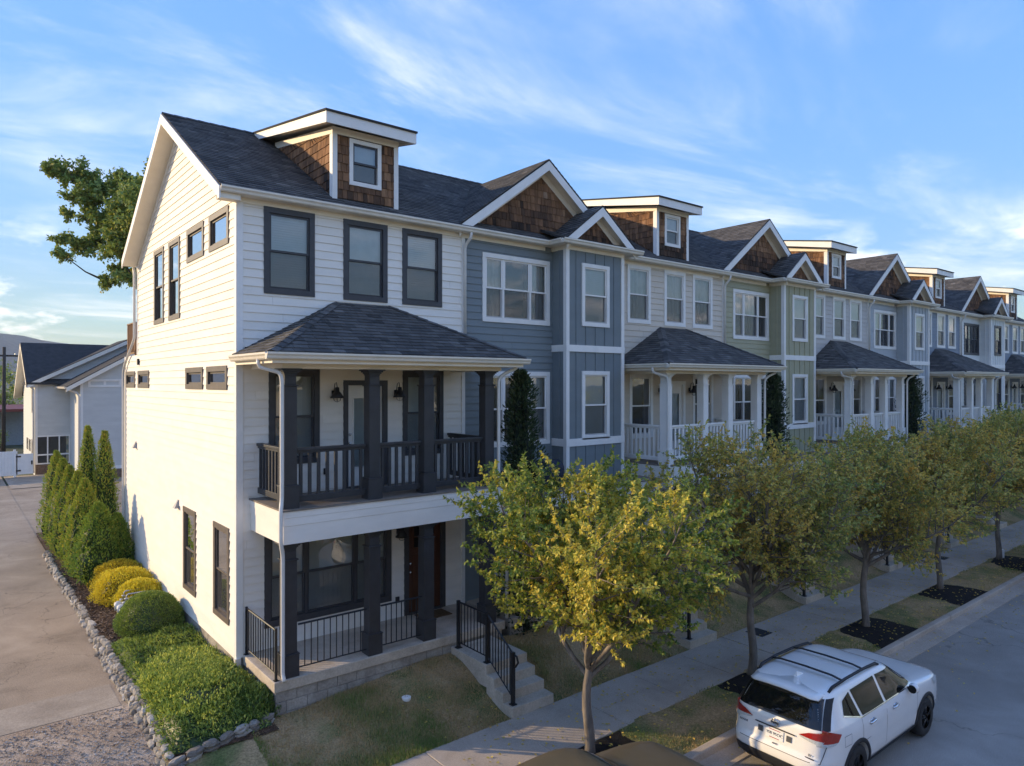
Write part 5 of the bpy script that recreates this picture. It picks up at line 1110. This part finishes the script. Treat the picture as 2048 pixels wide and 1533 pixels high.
    q = MB(); q.quad((x0,Ya+2,z0),(bx,Ya+2,z0),(bx,Ya+2,1.95),(x0,Ya+2,1.95)); q.quad((x0,Ya,1.95),(bx,Ya,1.95),(bx,Ya+2,1.95),(x0,Ya+2,1.95)); q.build('porch_wall', M('porch_shade_wall', (.25,.24,.21), .8), par)  # plain grey back wall and ceiling of the screened porch
neighbour()
sheet('rear_lot', span(-1.72,16,12), span(19.0,36.4,14), lambda x, y: -.63, ALLEY)
sheet('driveway', span(-1.6,2.6,6), span(34.5,41.1,6), lambda x, y: -.60, MATS['apron_concrete'])
VINYL = M('white_vinyl', (.80,.80,.79), .4, .04)
fp = thing('vinyl_fence', (-1.8,41,-.6), 'white vinyl privacy fence with a gate beside the neighbouring house', 'fence')
fx = -7.5
while fx < -1.0:
    b = MB(); b.box(fx, fx+.16, 40.5, 40.54, -.5, 1.05); b.build('fence_board', VINYL, fp); fx += .165
for x in (-7.6,-5.2,-2.8,-1.05): b = MB(); b.box(x-.07,x+.07,40.46,40.58,-.6,1.15); b.build('fence_post', VINYL, fp)
gt = MB(); gt.box(-.96,-.06,40.5,40.55,-.45,.85); gate = gt.build('gate', VINYL, fp)
for z in (-.25,.65): b = MB(); b.box(-.98,-.72,40.47,40.5,z,z+.09); b.build('hinge', IRON, gate)
b = MB(); b.box(-.18,-.10,40.46,40.5,.15,.4); b.build('latch', IRON, gate)
# utility pole
pb = cam_pt(7, 767, 58.); pol = thing('utility_pole', (pb[0],pb[1],-.68), 'brown wooden utility pole beyond the alley fence', 'utility pole')
b = MB(); b.tube([(pb[0],pb[1],-.7),(pb[0]+.05,pb[1],8.4)], [.16,.12], 10); b.build('post', BARK2, pol, smooth=True)
b = MB(); b.box(pb[0]-1.0,pb[0]+1.0,pb[1]-.06,pb[1]+.06,7.6,7.75); b.build('crossarm', BARK2, pol)
for k in (-.8,0,.8): b = MB(); b.lathe([(.04,0),(.05,.05),(.03,.12),(.001,.15)], (pb[0]+k,pb[1],7.75), 8); b.build('insulator', M('grey_porcelain', (.4,.4,.4), .3), pol)
# shed roof with car port far left
cp = cam_pt(12, 860, 66.); s = thing('carport', (cp[0],cp[1],-.68), 'red-roofed open shed behind the utility pole', 'shed')
b = MB(); b.slab([(cp[0]-4,cp[1]-2,3.0),(cp[0]+2.4,cp[1]-2,3.0),(cp[0]+2.4,cp[1]+3,3.3),(cp[0]-4,cp[1]+3,3.3)], .25); b.build('roof', M('red_metal', (.22,.05,.035), .5), s)
for q in (-3.8,-.8,2.2): b = MB(); b.box(cp[0]+q-.08,cp[0]+q+.08,cp[1]-1.9,cp[1]-1.75,-.7,2.8); b.build('post', WHITE, s)
b = MB(); b.box(cp[0]-4,cp[0]+2.4,cp[1]+2.9,cp[1]+3.0,-.7,3.0); b.build('back_wall', M('grey_panel', (.3,.33,.35), .6), s)

# ------------------------------------------------------------------ far side of the street: unseen houses and trees added for glass reflections
def reflection_house(x0, x1, label, wallm, seed):
    y0, y1, z0, ze = -41., -30., -1.2, 5.4; par = thing('street_house', ((x0+x1)/2,y1,z0), label, 'house', 'houses across the street'); R = random.Random(seed); F = Frame((0,y1,0), (1,0,0), (0,0,1), (0,1,0)); ops = []
    w = (x1-x0)
    for a in (.14,.42,.72):
        window(par, F, x0+w*a, x0+w*a+1.3, 3.0, 4.7, .11, WHITE, WHITE, back='shade', ops=ops, screen=False)
        if a != .42: window(par, F, x0+w*a, x0+w*a+1.3, .2, 1.9, .11, WHITE, WHITE, back='dark', ops=ops, screen=False)
    door(par, F, x0+w*.42, x0+w*.42+1.15, -.9, 1.5, .11, WHITE, WOODDOOR, (.14,0,1.3,1.9), ops, blind='dark', knob=False)
    f = sheathing(par, F, 'front_wall', wallm, [(x0,x1,z0,ze)], ops); clad(f, F, 'siding_board', wallm, lambda h: (x0,x1), z0, ze, .2, ops, lambda R: 4., R, .02, .005, mode='stuff')
    b = MB(); b.quad((x0,y1,z0),(x0,y0,z0),(x0,y0,ze),(x0,y1,ze)); b.quad((x1,y1,z0),(x1,y0,z0),(x1,y0,ze),(x1,y1,ze)); ym = (y0+y1)/2
    for x in (x0,x1): b.add([(x,y0,ze),(x,y1,ze),(x,ym,ze+3)], [(0,1,2)])
    b.build('side_wall', wallm, par)
    b = MB(); b.slab([(x0-.4,y1+.5,ze-.2),(x1+.4,y1+.5,ze-.2),(x1+.4,ym,ze+3.15),(x0-.4,ym,ze+3.15)], .15); b.slab([(x0-.4,y0-.5,ze-.2),(x1+.4,y0-.5,ze-.2),(x1+.4,ym,ze+3.15),(x0-.4,ym,ze+3.15)], .15); b.build('roof', ROOF, par)
    gutter(par, [(x0-.4,y1+.45,ze-.35),(x1+.4,y1+.45,ze-.35)], [(0,1,0)], GUTW)
reflection_house(-14, -3, 'cream sided house across the street facing the row', siding_mat('butter', (.62,.55,.38)), 1)
reflection_house(2, 13, 'tan sided house across the street facing the row', siding_mat('tan', (.52,.44,.33)), 2)
reflection_house(18, 29, 'grey sided house across the street facing the row', SIDING['warm_grey'], 3)
for i, (x, y) in enumerate(((-.5,-24.5),(15.5,-25.),(32.,-26.),(44.,-25.))):
    cl = [((x+RN.uniform(-2,2), y+RN.uniform(-2,2), 1.6+RN.uniform(0,3.6)), 1.5, 1.) for q in range(8)]
    clump_tree('lawn_tree', (x,y,-1.3), ['rounded autumn tree between the cream and the tan house across the street','rounded autumn tree between the tan and the grey house across the street','rounded autumn tree just past the grey house across the street','rounded autumn tree farthest past the grey house across the street'][i], 2.4, .18, cl, PEAR, .2, 140+i, per=110, group='lawn trees across the street')

# ------------------------------------------------------------------ gas meters, doormat, grill
GALV = M('galvanised_pipe', (.42,.42,.42), .45, .2, 15, metal=.3); METER = M('meter_grey', (.50,.50,.48), .5, .1, 8)
for i in range(4):
    y = 6.05-.34*i; x = -.93; mt = thing('gas_meter', (x,y,-.5), ['grey gas meter with looped pipe, closest to the gold shrubs','grey gas meter with looped pipe, second from the gold shrubs','grey gas meter with looped pipe, second from the clipped boxwood','grey gas meter with looped pipe, closest to the clipped boxwood'][i], 'gas meter', 'gas meters by the end wall')
    b = MB(); b.tube([(x-.0,y,-.52),(x,y,.02),(x+.03,y,.05),(x+.42,y,.05),(x+.45,y,.02),(x+.45,y,-.52)], .018, 8); b.build('pipe', GALV, mt, smooth=True)
    b = MB(); b.lathe([(.03,-.12),(.10,-.11),(.125,-.05),(.125,.05),(.10,.11),(.03,.12)], (x-.10,y,-.30), 14, 'x'); b.lathe([(.02,0),(.05,.01),(.05,.05),(.02,.06)], (x-.05,y,-.18), 10); b.build('meter_body', METER, mt, smooth=True)
    b = MB(); b.lathe([(.02,0),(.035,.01),(.035,.05),(.055,.055),(.055,.075),(.02,.08)], (x,y,-.12), 10); b.build('valve', GALV, mt, smooth=True)
b = MB(); b.box(3.98,4.72,-.62,-.14,.002,.018); b.build('doormat', blend_mat('coir_mat', [(.35,(.10,.060,.028)),(.65,(.16,.10,.05))], 20, .95, .6, 120, 60, .3), label='brown coir doormat before the wooden front door', cat='doormat')
gr = thing('grill', (7.2,-1.0,2.78), 'grill under a navy cover on the blue house terrace', 'grill')
b = MB(); prof = [(-.30,0),(-.32,.28),(-.30,.50),(-.20,.66),(.12,.68),(.28,.56),(.32,.30),(.30,0)]
b.extrude(prof, (6.72,-1.0,2.79), (7.70,-1.0,2.79), (0,-1,0)); b.build('grill_cover', M('navy_cover', (.012,.018,.035), .6, .2, 5, .3, 12), gr, smooth=False, bevel=.05)
for sx in (6.8,7.62):
    b = MB(); b.lathe([(.05,-.03),(.07,-.03),(.07,.03),(.05,.03)], (sx,-1.25,2.86), 12, 'y'); b.build('wheel', RUBBER, gr)

# ------------------------------------------------------------------ cars
CARGL = M('tinted_car_glass', (.008,.009,.009), .03, 0, spec=.15)
REDL = M('red_lamp', (.34,.015,.010), .15, .2, 30, spec=.6, coat=.5); CLRL = M('clear_lamp', (.55,.55,.52), .12, .2, 30, spec=.6, coat=.5); ORL = M('amber_lamp', (.50,.12,.03), .15, .1, spec=.6, coat=.5)
SLC = [(.20,.42,4.28,.76),(.26,.16,4.52,.84),(.34,.06,4.62,.885),(.46,.01,4.68,.905),(.60,.0,4.69,.912),(.66,.015,4.685,.916),(.70,.045,4.68,.918),(.80,.065,4.66,.920),(.92,.085,4.60,.920),(.98,.095,4.50,.914),(1.01,.10,4.36,.908),(1.035,.105,4.16,.902),(1.06,.11,3.92,.896),(1.085,.12,3.62,.888),(1.105,.125,3.42,.880),(1.14,.14,3.34,.862),(1.25,.20,3.16,.812),(1.38,.28,2.95,.755),(1.47,.345,2.80,.718),(1.53,.40,2.68,.690),(1.565,.46,2.56,.662),(1.59,.56,2.40,.625),(1.607,.72,2.18,.56),(1.617,.95,1.95,.44),(1.622,1.25,1.65,.22)]
def lerp_slice(z):
    if z <= SLC[0][0]: return SLC[0][1:]
    for a, b in zip(SLC, SLC[1:]):
        if a[0] <= z <= b[0]:
            t = (z-a[0])/(b[0]-a[0]); return tuple(a[i]+(b[i]-a[i])*t for i in (1,2,3))
    return SLC[-1][1:]
NP = 7.
def side_y(x, z): xr, xf, w = lerp_slice(z); X = abs((x-(xr+xf)/2)/((xf-xr)/2)); return w*max(0., 1-min(1.,X)**NP)**(1/NP)
def rear_x(y, z): xr, xf, w = lerp_slice(z); return (xr+xf)/2-(xf-xr)/2*max(0., 1-min(1.,abs(y)/w)**NP)**(1/NP)
def front_x(y, z): xr, xf, w = lerp_slice(z); return (xr+xf)/2+(xf-xr)/2*max(0., 1-min(1.,abs(y)/w)**NP)**(1/NP)
def car(name, loc, paint, label, near=True, plate=None, rails=True, cat='car'):
    X0, Y0, Z0 = loc; par = thing(name, (X0+2.34,Y0,Z0), label, cat, 'cars parked at the kerb'); T = lambda x, y, z: (X0+x, Y0+y, Z0+z)
    zs = []
    for a, b in zip(SLC, SLC[1:]):
        k = 2 if b[0]-a[0] > .05 else 1; zs += [a[0]+(b[0]-a[0])*i/k for i in range(k)]
    zs.append(SLC[-1][0]); bm = bmesh.new(); rows = []
    side = [-.97+1.94*i/26 for i in range(27)]; endf = [.0,.25,.5,.7,.82,.9]
    for z in zs:
        xr, xf, w = lerp_slice(z); c, h = (xr+xf)/2, (xf-xr)/2; yE = (1-.97**NP)**(1/NP)*.999
        ring = []
        for X in side: ring.append((c+X*h, w*(1-abs(X)**NP)**(1/NP)))
        ev = [yE*f for f in (.92,.8,.62,.4,.15)]; ev = ev+[-e for e in reversed(ev)]
        fr = [(c+h*(1-abs(e)**NP)**(1/NP), e*w) for e in ev]; ring += fr
        ring += [(c+X*h, -w*(1-abs(X)**NP)**(1/NP)) for X in reversed(side)]
        ring += [(c-h*(1-abs(e)**NP)**(1/NP), e*w) for e in reversed(ev)]
        rows.append([bm.verts.new(T(x, y, z)) for x, y in ring])
    n = len(rows[0])
    for a, b in zip(rows, rows[1:]):
        for i in range(n): bm.faces.new((a[i], a[(i+1)%n], b[(i+1)%n], b[i]))
    bm.faces.new(rows[-1]); bm.faces.new(list(reversed(rows[0])))
    bmesh.ops.recalc_face_normals(bm, faces=bm.faces)
    me = bpy.data.meshes.new('body'); bm.to_mesh(me); bm.free(); me.polygons.foreach_set('use_smooth', [True]*len(me.polygons)); me.materials.append(paint)
    body = link('body', me, par)
    WX = (1.02, 3.72); WR = .352
    cm = MB()
    for wx in WX:
        for s in (-1, 1): cm.lathe([(.405,0),(.405,.42)], T(wx, .58 if s > 0 else -1.0, .345), 28, 'y')
    cut = cm.build('wheel_cut', paint); md = body.modifiers.new('b', 'BOOLEAN'); md.object = cut; md.operation = 'DIFFERENCE'; md.solver = 'EXACT'
    bpy.context.view_layer.update(); dg = bpy.context.evaluated_depsgraph_get(); nm = bpy.data.meshes.new_from_object(body.evaluated_get(dg)); body.modifiers.clear(); old = body.data; body.data = nm; nm.name = 'body'; bpy.data.objects.remove(cut); nm.materials.clear(); nm.materials.append(paint)
    def patch(nm_, corners, fn, mat, m=8, p=None, off=.005, **kw):
        mb = MB(); (a, b, c, d) = corners
        for j in range(m+1):
            for i in range(m+1):
                s, t = i/m, j/m; u = (a[0]*(1-s)+b[0]*s)*(1-t)+(d[0]*(1-s)+c[0]*s)*t; v = (a[1]*(1-s)+b[1]*s)*(1-t)+(d[1]*(1-s)+c[1]*s)*t; mb.v.append(T(*fn(u, v, off)))
        for j in range(m):
            for i in range(m): mb.f.append((j*(m+1)+i,j*(m+1)+i+1,(j+1)*(m+1)+i+1,(j+1)*(m+1)+i)); mb.t.append(0)
        return mb.build(nm_, mat, p or par, smooth=True, **kw)
    sideP = lambda s: (lambda x, z, o: (x, s*(side_y(x,z)+o), z)); rearP = lambda y, z, o: (rear_x(y,z)-o, y, z+o*.3); frontP = lambda y, z, o: (front_x(y,z)+o, y, z+o*.3)
    for s in (-1, 1):
        P = sideP(s)
        patch('side_window', [(2.10,1.10),(3.20,1.125),(2.74,1.485),(2.05,1.515)], P, CARGL); patch('side_window', [(1.24,1.115),(2.02,1.10),(1.98,1.515),(1.14,1.50)], P, CARGL); patch('side_window', [(.72,1.24),(1.17,1.12),(1.08,1.49),(.82,1.42)], P, CARGL)
        patch('window_trim', [(.70,1.225),(1.20,1.095),(1.20,1.113),(.70,1.243)], P, CHROME, off=.008); patch('window_trim', [(1.20,1.092),(3.24,1.10),(3.24,1.115),(1.20,1.108)], P, CHROME, off=.008, m=14)
        for a, b in ((1.205,2.06),):
            pass
        for x0, x1, z0, z1 in ((2.055,2.062,.32,1.10),(1.18,1.187,.72,1.10),(3.30,3.307,.34,1.06),(1.187,1.45,.715,.722)): patch('door_seam', [(x0,z0),(x1,z0),(x1,z1),(x0,z1)], P, BLACKPL, off=.0025, m=6)
        for hx in (1.42, 2.28):
            q = MB(); y = s*(side_y(hx,.96)+.03); q.tube([T(hx,s*(side_y(hx,.955)+.004),.955), T(hx+.03,y,.957), T(hx+.17,y,.965), T(hx+.2,s*(side_y(hx,.96)+.004),.967)], .014, 8); q.build('door_handle', CHROME, par, smooth=True)
            patch('handle_cup', [(hx+.02,.915),(hx+.17,.92),(hx+.17,1.0),(hx+.02,.995)], P, CHROME if near else BLACKPL, off=.003, m=3)
        for wx in WX:                                                # black arch lips
            q = MB(); k = 26
            for i in range(k+1):
                a = math.radians(-18+216*i/k)
                for r, o in ((.398,.0),(.405,.018),(.455,.016),(.470,.002)):
                    x, z = wx+r*math.cos(a), .345+r*math.sin(a); q.v.append(T(x, s*(side_y(x,max(.22,z))+o), max(.2,z)))
            for i in range(k):
                for j in range(3): q.f.append((i*4+j,(i+1)*4+j,(i+1)*4+j+1,i*4+j+1)); q.t.append(0)
            q.build('wheel_arch', BLACKPL, par, smooth=True)
            w = MB(); yc = s*.80
            w.lathe([(.20,-.11),(.31,-.115),(.345,-.09),(WR,-.05),(WR,.05),(.345,.09),(.31,.115),(.20,.11)], T(wx,yc,WR-.004), 36, 'y'); wh = w.build('wheel', RUBBER, par, smooth=True)
            rm = MB(); c = T(wx,yc+s*.085,WR-.004)
            rm.lathe([(.22,-.01*s),(.225,.012*s),(.21,.018*s),(.20,-.02*s),(.20,-.10*s),(.02,-.10*s)], c, 30, 'y'); rm.lathe([(.055,-.02*s),(.05,.022*s),(.001,.026*s)], c, 14, 'y')
            for i in range(5):
                a0 = 2*math.pi*i/5+.3
                for da in (-.13,.13):
                    p0 = Vector((c[0]+.04*math.cos(a0+da*2), c[1]+.008*s, c[2]+.04*math.sin(a0+da*2))); p1 = Vector((c[0]+.205*math.cos(a0+da), c[1]+.012*s, c[2]+.205*math.sin(a0+da))); rm.tube([p0,p1], [.022,.016], 6)
            rm.build('rim', M('black_alloy', (.028,.028,.030), .25, .1, 10, spec=.6), wh, smooth=True)
        patch('sill_cladding', [(1.44,.21),(3.30,.21),(3.30,.36),(1.44,.36)], P, BLACKPL, off=.014, m=10)
        # lamps wrapping the rear corner
        patch('tail_lamp', [(s*.40,.985),(s*.84,.955),(s*.80,1.10),(s*.56,1.055)], rearP, REDL, off=.012, m=8); patch('tail_lamp_lower', [(s*.44,.955),(s*.80,.885),(s*.84,.955),(s*.40,.985)], rearP, CLRL, off=.011, m=6)
        patch('tail_lamp_side', [(.13,.93),(.42,.93),(.52,1.03),(.20,1.13)], P, REDL, off=.011, m=8); patch('tail_lamp_corner', [(.115,.88),(.36,.895),(.42,.93),(.12,.93)], P, CLRL, off=.010, m=5)
        patch('head_lamp', [(4.10,.86),(4.45,.84),(4.42,.95),(4.02,.99)], P, CLRL, off=.008, m=5)
        mr_ = MB(); my = s*.99; mr_.lathe([(.02,-.08),(.075,-.07),(.09,0),(.07,.05),(.02,.07)], T(2.98,my,1.12), 14, 'x'); mr_.build('mirror', paint, par, smooth=True); mg = MB(); mg.lathe([(.07,-.004),(.072,0),(.001,.001)], T(2.893,my,1.12), 14, 'x'); mg.build('mirror_glass', CARGL, par)
        mm = MB(); mm.tube([T(2.98,s*.86,1.09), T(2.98,s*.97,1.09)], .025, 6); mm.build('mirror_arm', BLACKPL, par)
        if rails:
            r = MB(); pts = [T(x, s*(.625+dy), z) for x, dy, z in ((.62,-.01,1.565),(.72,.0,1.625),(1.2,.008,1.655),(1.8,.006,1.655),(2.28,-.005,1.625),(2.40,-.015,1.575))]; r.tube(pts, [.022,.026,.024,.024,.026,.022], 8); r.build('roof_rail', BLACKPL, par, smooth=True)
    if rails:
        for bx_ in (1.05, 1.78):
            r = MB(); r.tube([T(bx_,-.62,1.655), T(bx_,-.45,1.685), T(bx_,0,1.695), T(bx_,.45,1.685), T(bx_,.62,1.655)], .030, 8, flat=.45); r.build('cross_bar', BLACKPL, par, smooth=True)
    rw = patch('rear_window', [(-.72,1.115),(.72,1.115),(.63,1.505),(-.63,1.505)], rearP, M('rear_glass', (.008,.009,.009), .03, 0, spec=.6), off=.006, m=14)
    for s in (-1, 1): patch('rear_pillar_trim', [(s*.73,1.11),(s*.81,1.11),(s*.69,1.50),(s*.64,1.505)], rearP, BLACKPL, off=.006, m=6)
    patch('windshield', [(-.76,1.15),(.76,1.15),(.64,1.50),(-.64,1.50)], frontP, CARGL, off=.006, m=12)
    sp = MB(); prof = [(.70,1.600),(.40,1.575),(.27,1.545),(.27,1.525),(.42,1.515),(.70,1.56)]
    ys = [-.60,-.5,-.25,0,.25,.5,.60]
    for y in ys:
        k = 1-.12*(abs(y)/.6)**3
        for x, z in prof: sp.v.append(T(x+(.06 if abs(y) > .55 else 0), y, z*1.0-.03*(abs(y)/.6)**2+.006))
    m = len(prof)
    for i in range(len(ys)-1):
        for j in range(m): sp.f.append((i*m+j,(i+1)*m+j,(i+1)*m+(j+1)%m,i*m+(j+1)%m)); sp.t.append(0)
    sp.f += [tuple(range(m)), tuple((len(ys)-1)*m+j for j in range(m-1,-1,-1))]; sp.t += [0,0]; sp.build('spoiler', paint, par, smooth=True)
    patch('rear_wiper', [(-.02,1.16),(.42,1.135),(.42,1.152),(-.02,1.178)], rearP, BLACKPL, off=.02, m=5)
    f = MB(); f.add([T(.72,-.035,1.60),T(.72,.035,1.60),T(.93,.03,1.612),T(.93,-.03,1.612),T(.76,0,1.685),T(.80,0,1.672)], [(0,1,4),(1,2,5,4),(2,3,5),(3,0,4,5)]); f.build('antenna_fin', paint, par)
    patch('bumper_cladding', [(-.80,.24),(.80,.24),(.84,.50),(-.84,.50)], rearP, BLACKPL, off=.014, m=12); patch('bumper_lip', [(-.45,.235),(.45,.235),(.48,.30),(-.48,.30)], rearP, CHROME, off=.022, m=6)
    patch('hatch_seam', [(-.74,.632),(.74,.632),(.74,.640),(-.74,.640)], rearP, BLACKPL, off=.003, m=10)
    for s in (-1, 1): patch('hatch_seam', [(s*.74,.632),(s*.748,.632),(s*.80,.90),(s*.792,.90)], rearP, BLACKPL, off=.003, m=6)
    patch('plate_garnish', [(-.36,.925),(.36,.925),(.34,.945),(-.34,.945)], rearP, BLACKPL if not near else BLACKPL, off=.022, m=6)
    pl = patch('license_plate', [(-.155,.765),(.155,.765),(.155,.915),(-.155,.915)], rearP, M('plate_white', (.74,.74,.72), .4), off=.012, m=2)
    if near:
        def text(body_, x, y, z, size, mat, nm_, p, thick=.002):
            cu = bpy.data.curves.new(nm_, 'FONT'); cu.body = body_; cu.size = size; cu.extrude = thick; cu.align_x = 'CENTER'; cu.align_y = 'CENTER'
            to = bpy.data.objects.new(nm_, cu); COL.objects.link(to); bpy.context.view_layer.update(); mesh = bpy.data.meshes.new_from_object(to.evaluated_get(bpy.context.evaluated_depsgraph_get())); bpy.data.objects.remove(to)
            mesh.transform(Matrix.Translation(T(x, y, z)) @ Matrix(((0,0,-1,0),(-1,0,0,0),(0,1,0,0),(0,0,0,1)))); mesh.materials.clear(); mesh.materials.append(mat); link(nm_, mesh, p)
        INK = M('dark_print', (.03,.03,.05), .5); REDP = M('red_print', (.40,.05,.06), .5)
        text('3SB 95OC', rear_x(0,.84)-.0155, 0, .838, .068, INK, 'plate_letters', pl, .0008)
        for z, w_ in ((.899,.20),(.779,.17)): q = MB(); q.add([T(rear_x(0,z)-.0145,y_,zz) for y_, zz in ((-w_/2,z-.006),(w_/2,z-.006),(w_/2,z+.006),(-w_/2,z+.006))], [(0,1,2,3)]); q.build('plate_print', REDP, pl)
        for y_ in (-.25,.25): patch('hatch_lamp', [(y_-.045,.80),(y_+.045,.80),(y_+.045,.89),(y_-.045,.89)], rearP, M('smoked_lamp', (.10,.10,.10), .25), off=.010, m=3)
        ec = (rear_x(0,1.02)-.02, 0, 1.02); em = MB()
        ring = [T(ec[0]-.004, .058*math.cos(2*math.pi*i/24), 1.02+.058*math.sin(2*math.pi*i/24)) for i in range(25)]; em.tube(ring, .010, 8, cap=False); e_ = em.build('emblem', CHROME, par, smooth=True)
        q = MB(); q.add([T(ec[0]-.012+dx, y_, z_) for dx in (0,.012) for y_, z_ in ((-.074,1.004),(.074,1.004),(.074,1.036),(-.074,1.036))], [(0,1,2,3),(4,7,6,5),(0,4,5,1),(1,5,6,2),(2,6,7,3),(3,7,4,0)]); q.build('emblem_bar', CHROME, e_)
        text('NISSAN', ec[0]-.0135, 0, 1.02, .030, INK, 'emblem_letters', e_, .0006)
        text('SV', rear_x(-.60,.735)-.012, -.60, .735, .052, INK, 'badge_letters', par); q = MB(); z = .692; q.add([T(rear_x(-.6,z)-.011, y_, z_) for y_, z_ in ((-.675,z-.010),(-.525,z-.010),(-.525,z+.010),(-.675,z+.010))], [(0,1,2,3)]); q.build('badge_bar', INK, par)
        text('ROGUE', rear_x(.60,.86)-.012, .57, .865, .045, INK, 'badge_letters', par); text('AWD', rear_x(0,.70)-.012, -.02, .70, .04, INK, 'badge_letters', par)
        patch('fuel_door_seam', [(.60,.80),(.80,.80),(.80,.806),(.60,.806)], sideP(-1), BLACKPL, off=.002, m=3); patch('fuel_door_seam', [(.60,.96),(.80,.96),(.80,.966),(.60,.966)], sideP(-1), BLACKPL, off=.002, m=3)
        for xx in (.60,.796): patch('fuel_door_seam', [(xx,.80),(xx+.005,.80),(xx+.005,.966),(xx,.966)], sideP(-1), BLACKPL, off=.002, m=3)
    return par
WPAINT = M('pearl_white_paint', (.84,.80,.74), .22, .02, 3, spec=.5, coat=.8); BPAINT = M('bronze_paint', (.19,.148,.088), .32, .04, 3, spec=.5, coat=.5, metal=.25); RPAINT = M('dark_red_paint', (.05,.008,.010), .25, .04, 3, spec=.5, coat=.6)
car('parked_suv', (5.93,-8.06,-1.146), WPAINT, 'white sport utility car with black roof rails parked at the kerb')
car('parked_suv', (-.42,-7.83,-1.146), BPAINT, 'bronze brown car parked behind the white one, only its roof and hood in view', near=False, rails=False)
car('parked_suv', (23.7,-8.0,-1.146), RPAINT, 'dark red car parked beside a farther street tree', near=False, rails=False)


# ------------------------------------------------------------------ the air itself: distant hills fade
HZ = bpy.data.materials.new('pale_air'); HZ.use_nodes = True; n_ = HZ.node_tree.nodes; n_.clear(); o_ = n_.new('ShaderNodeOutputMaterial'); v_ = n_.new('ShaderNodeVolumePrincipled')
v_.inputs['Color'].default_value = (.82,.88,1,1); v_.inputs['Density'].default_value = .00018; v_.inputs['Anisotropy'].default_value = .1; HZ.node_tree.links.new(v_.outputs[0], o_.inputs['Volume'])
b = MB(); b.box(-2850,2900,-2850,2900,-4.5,150); b.build('haze', HZ, kind='stuff')
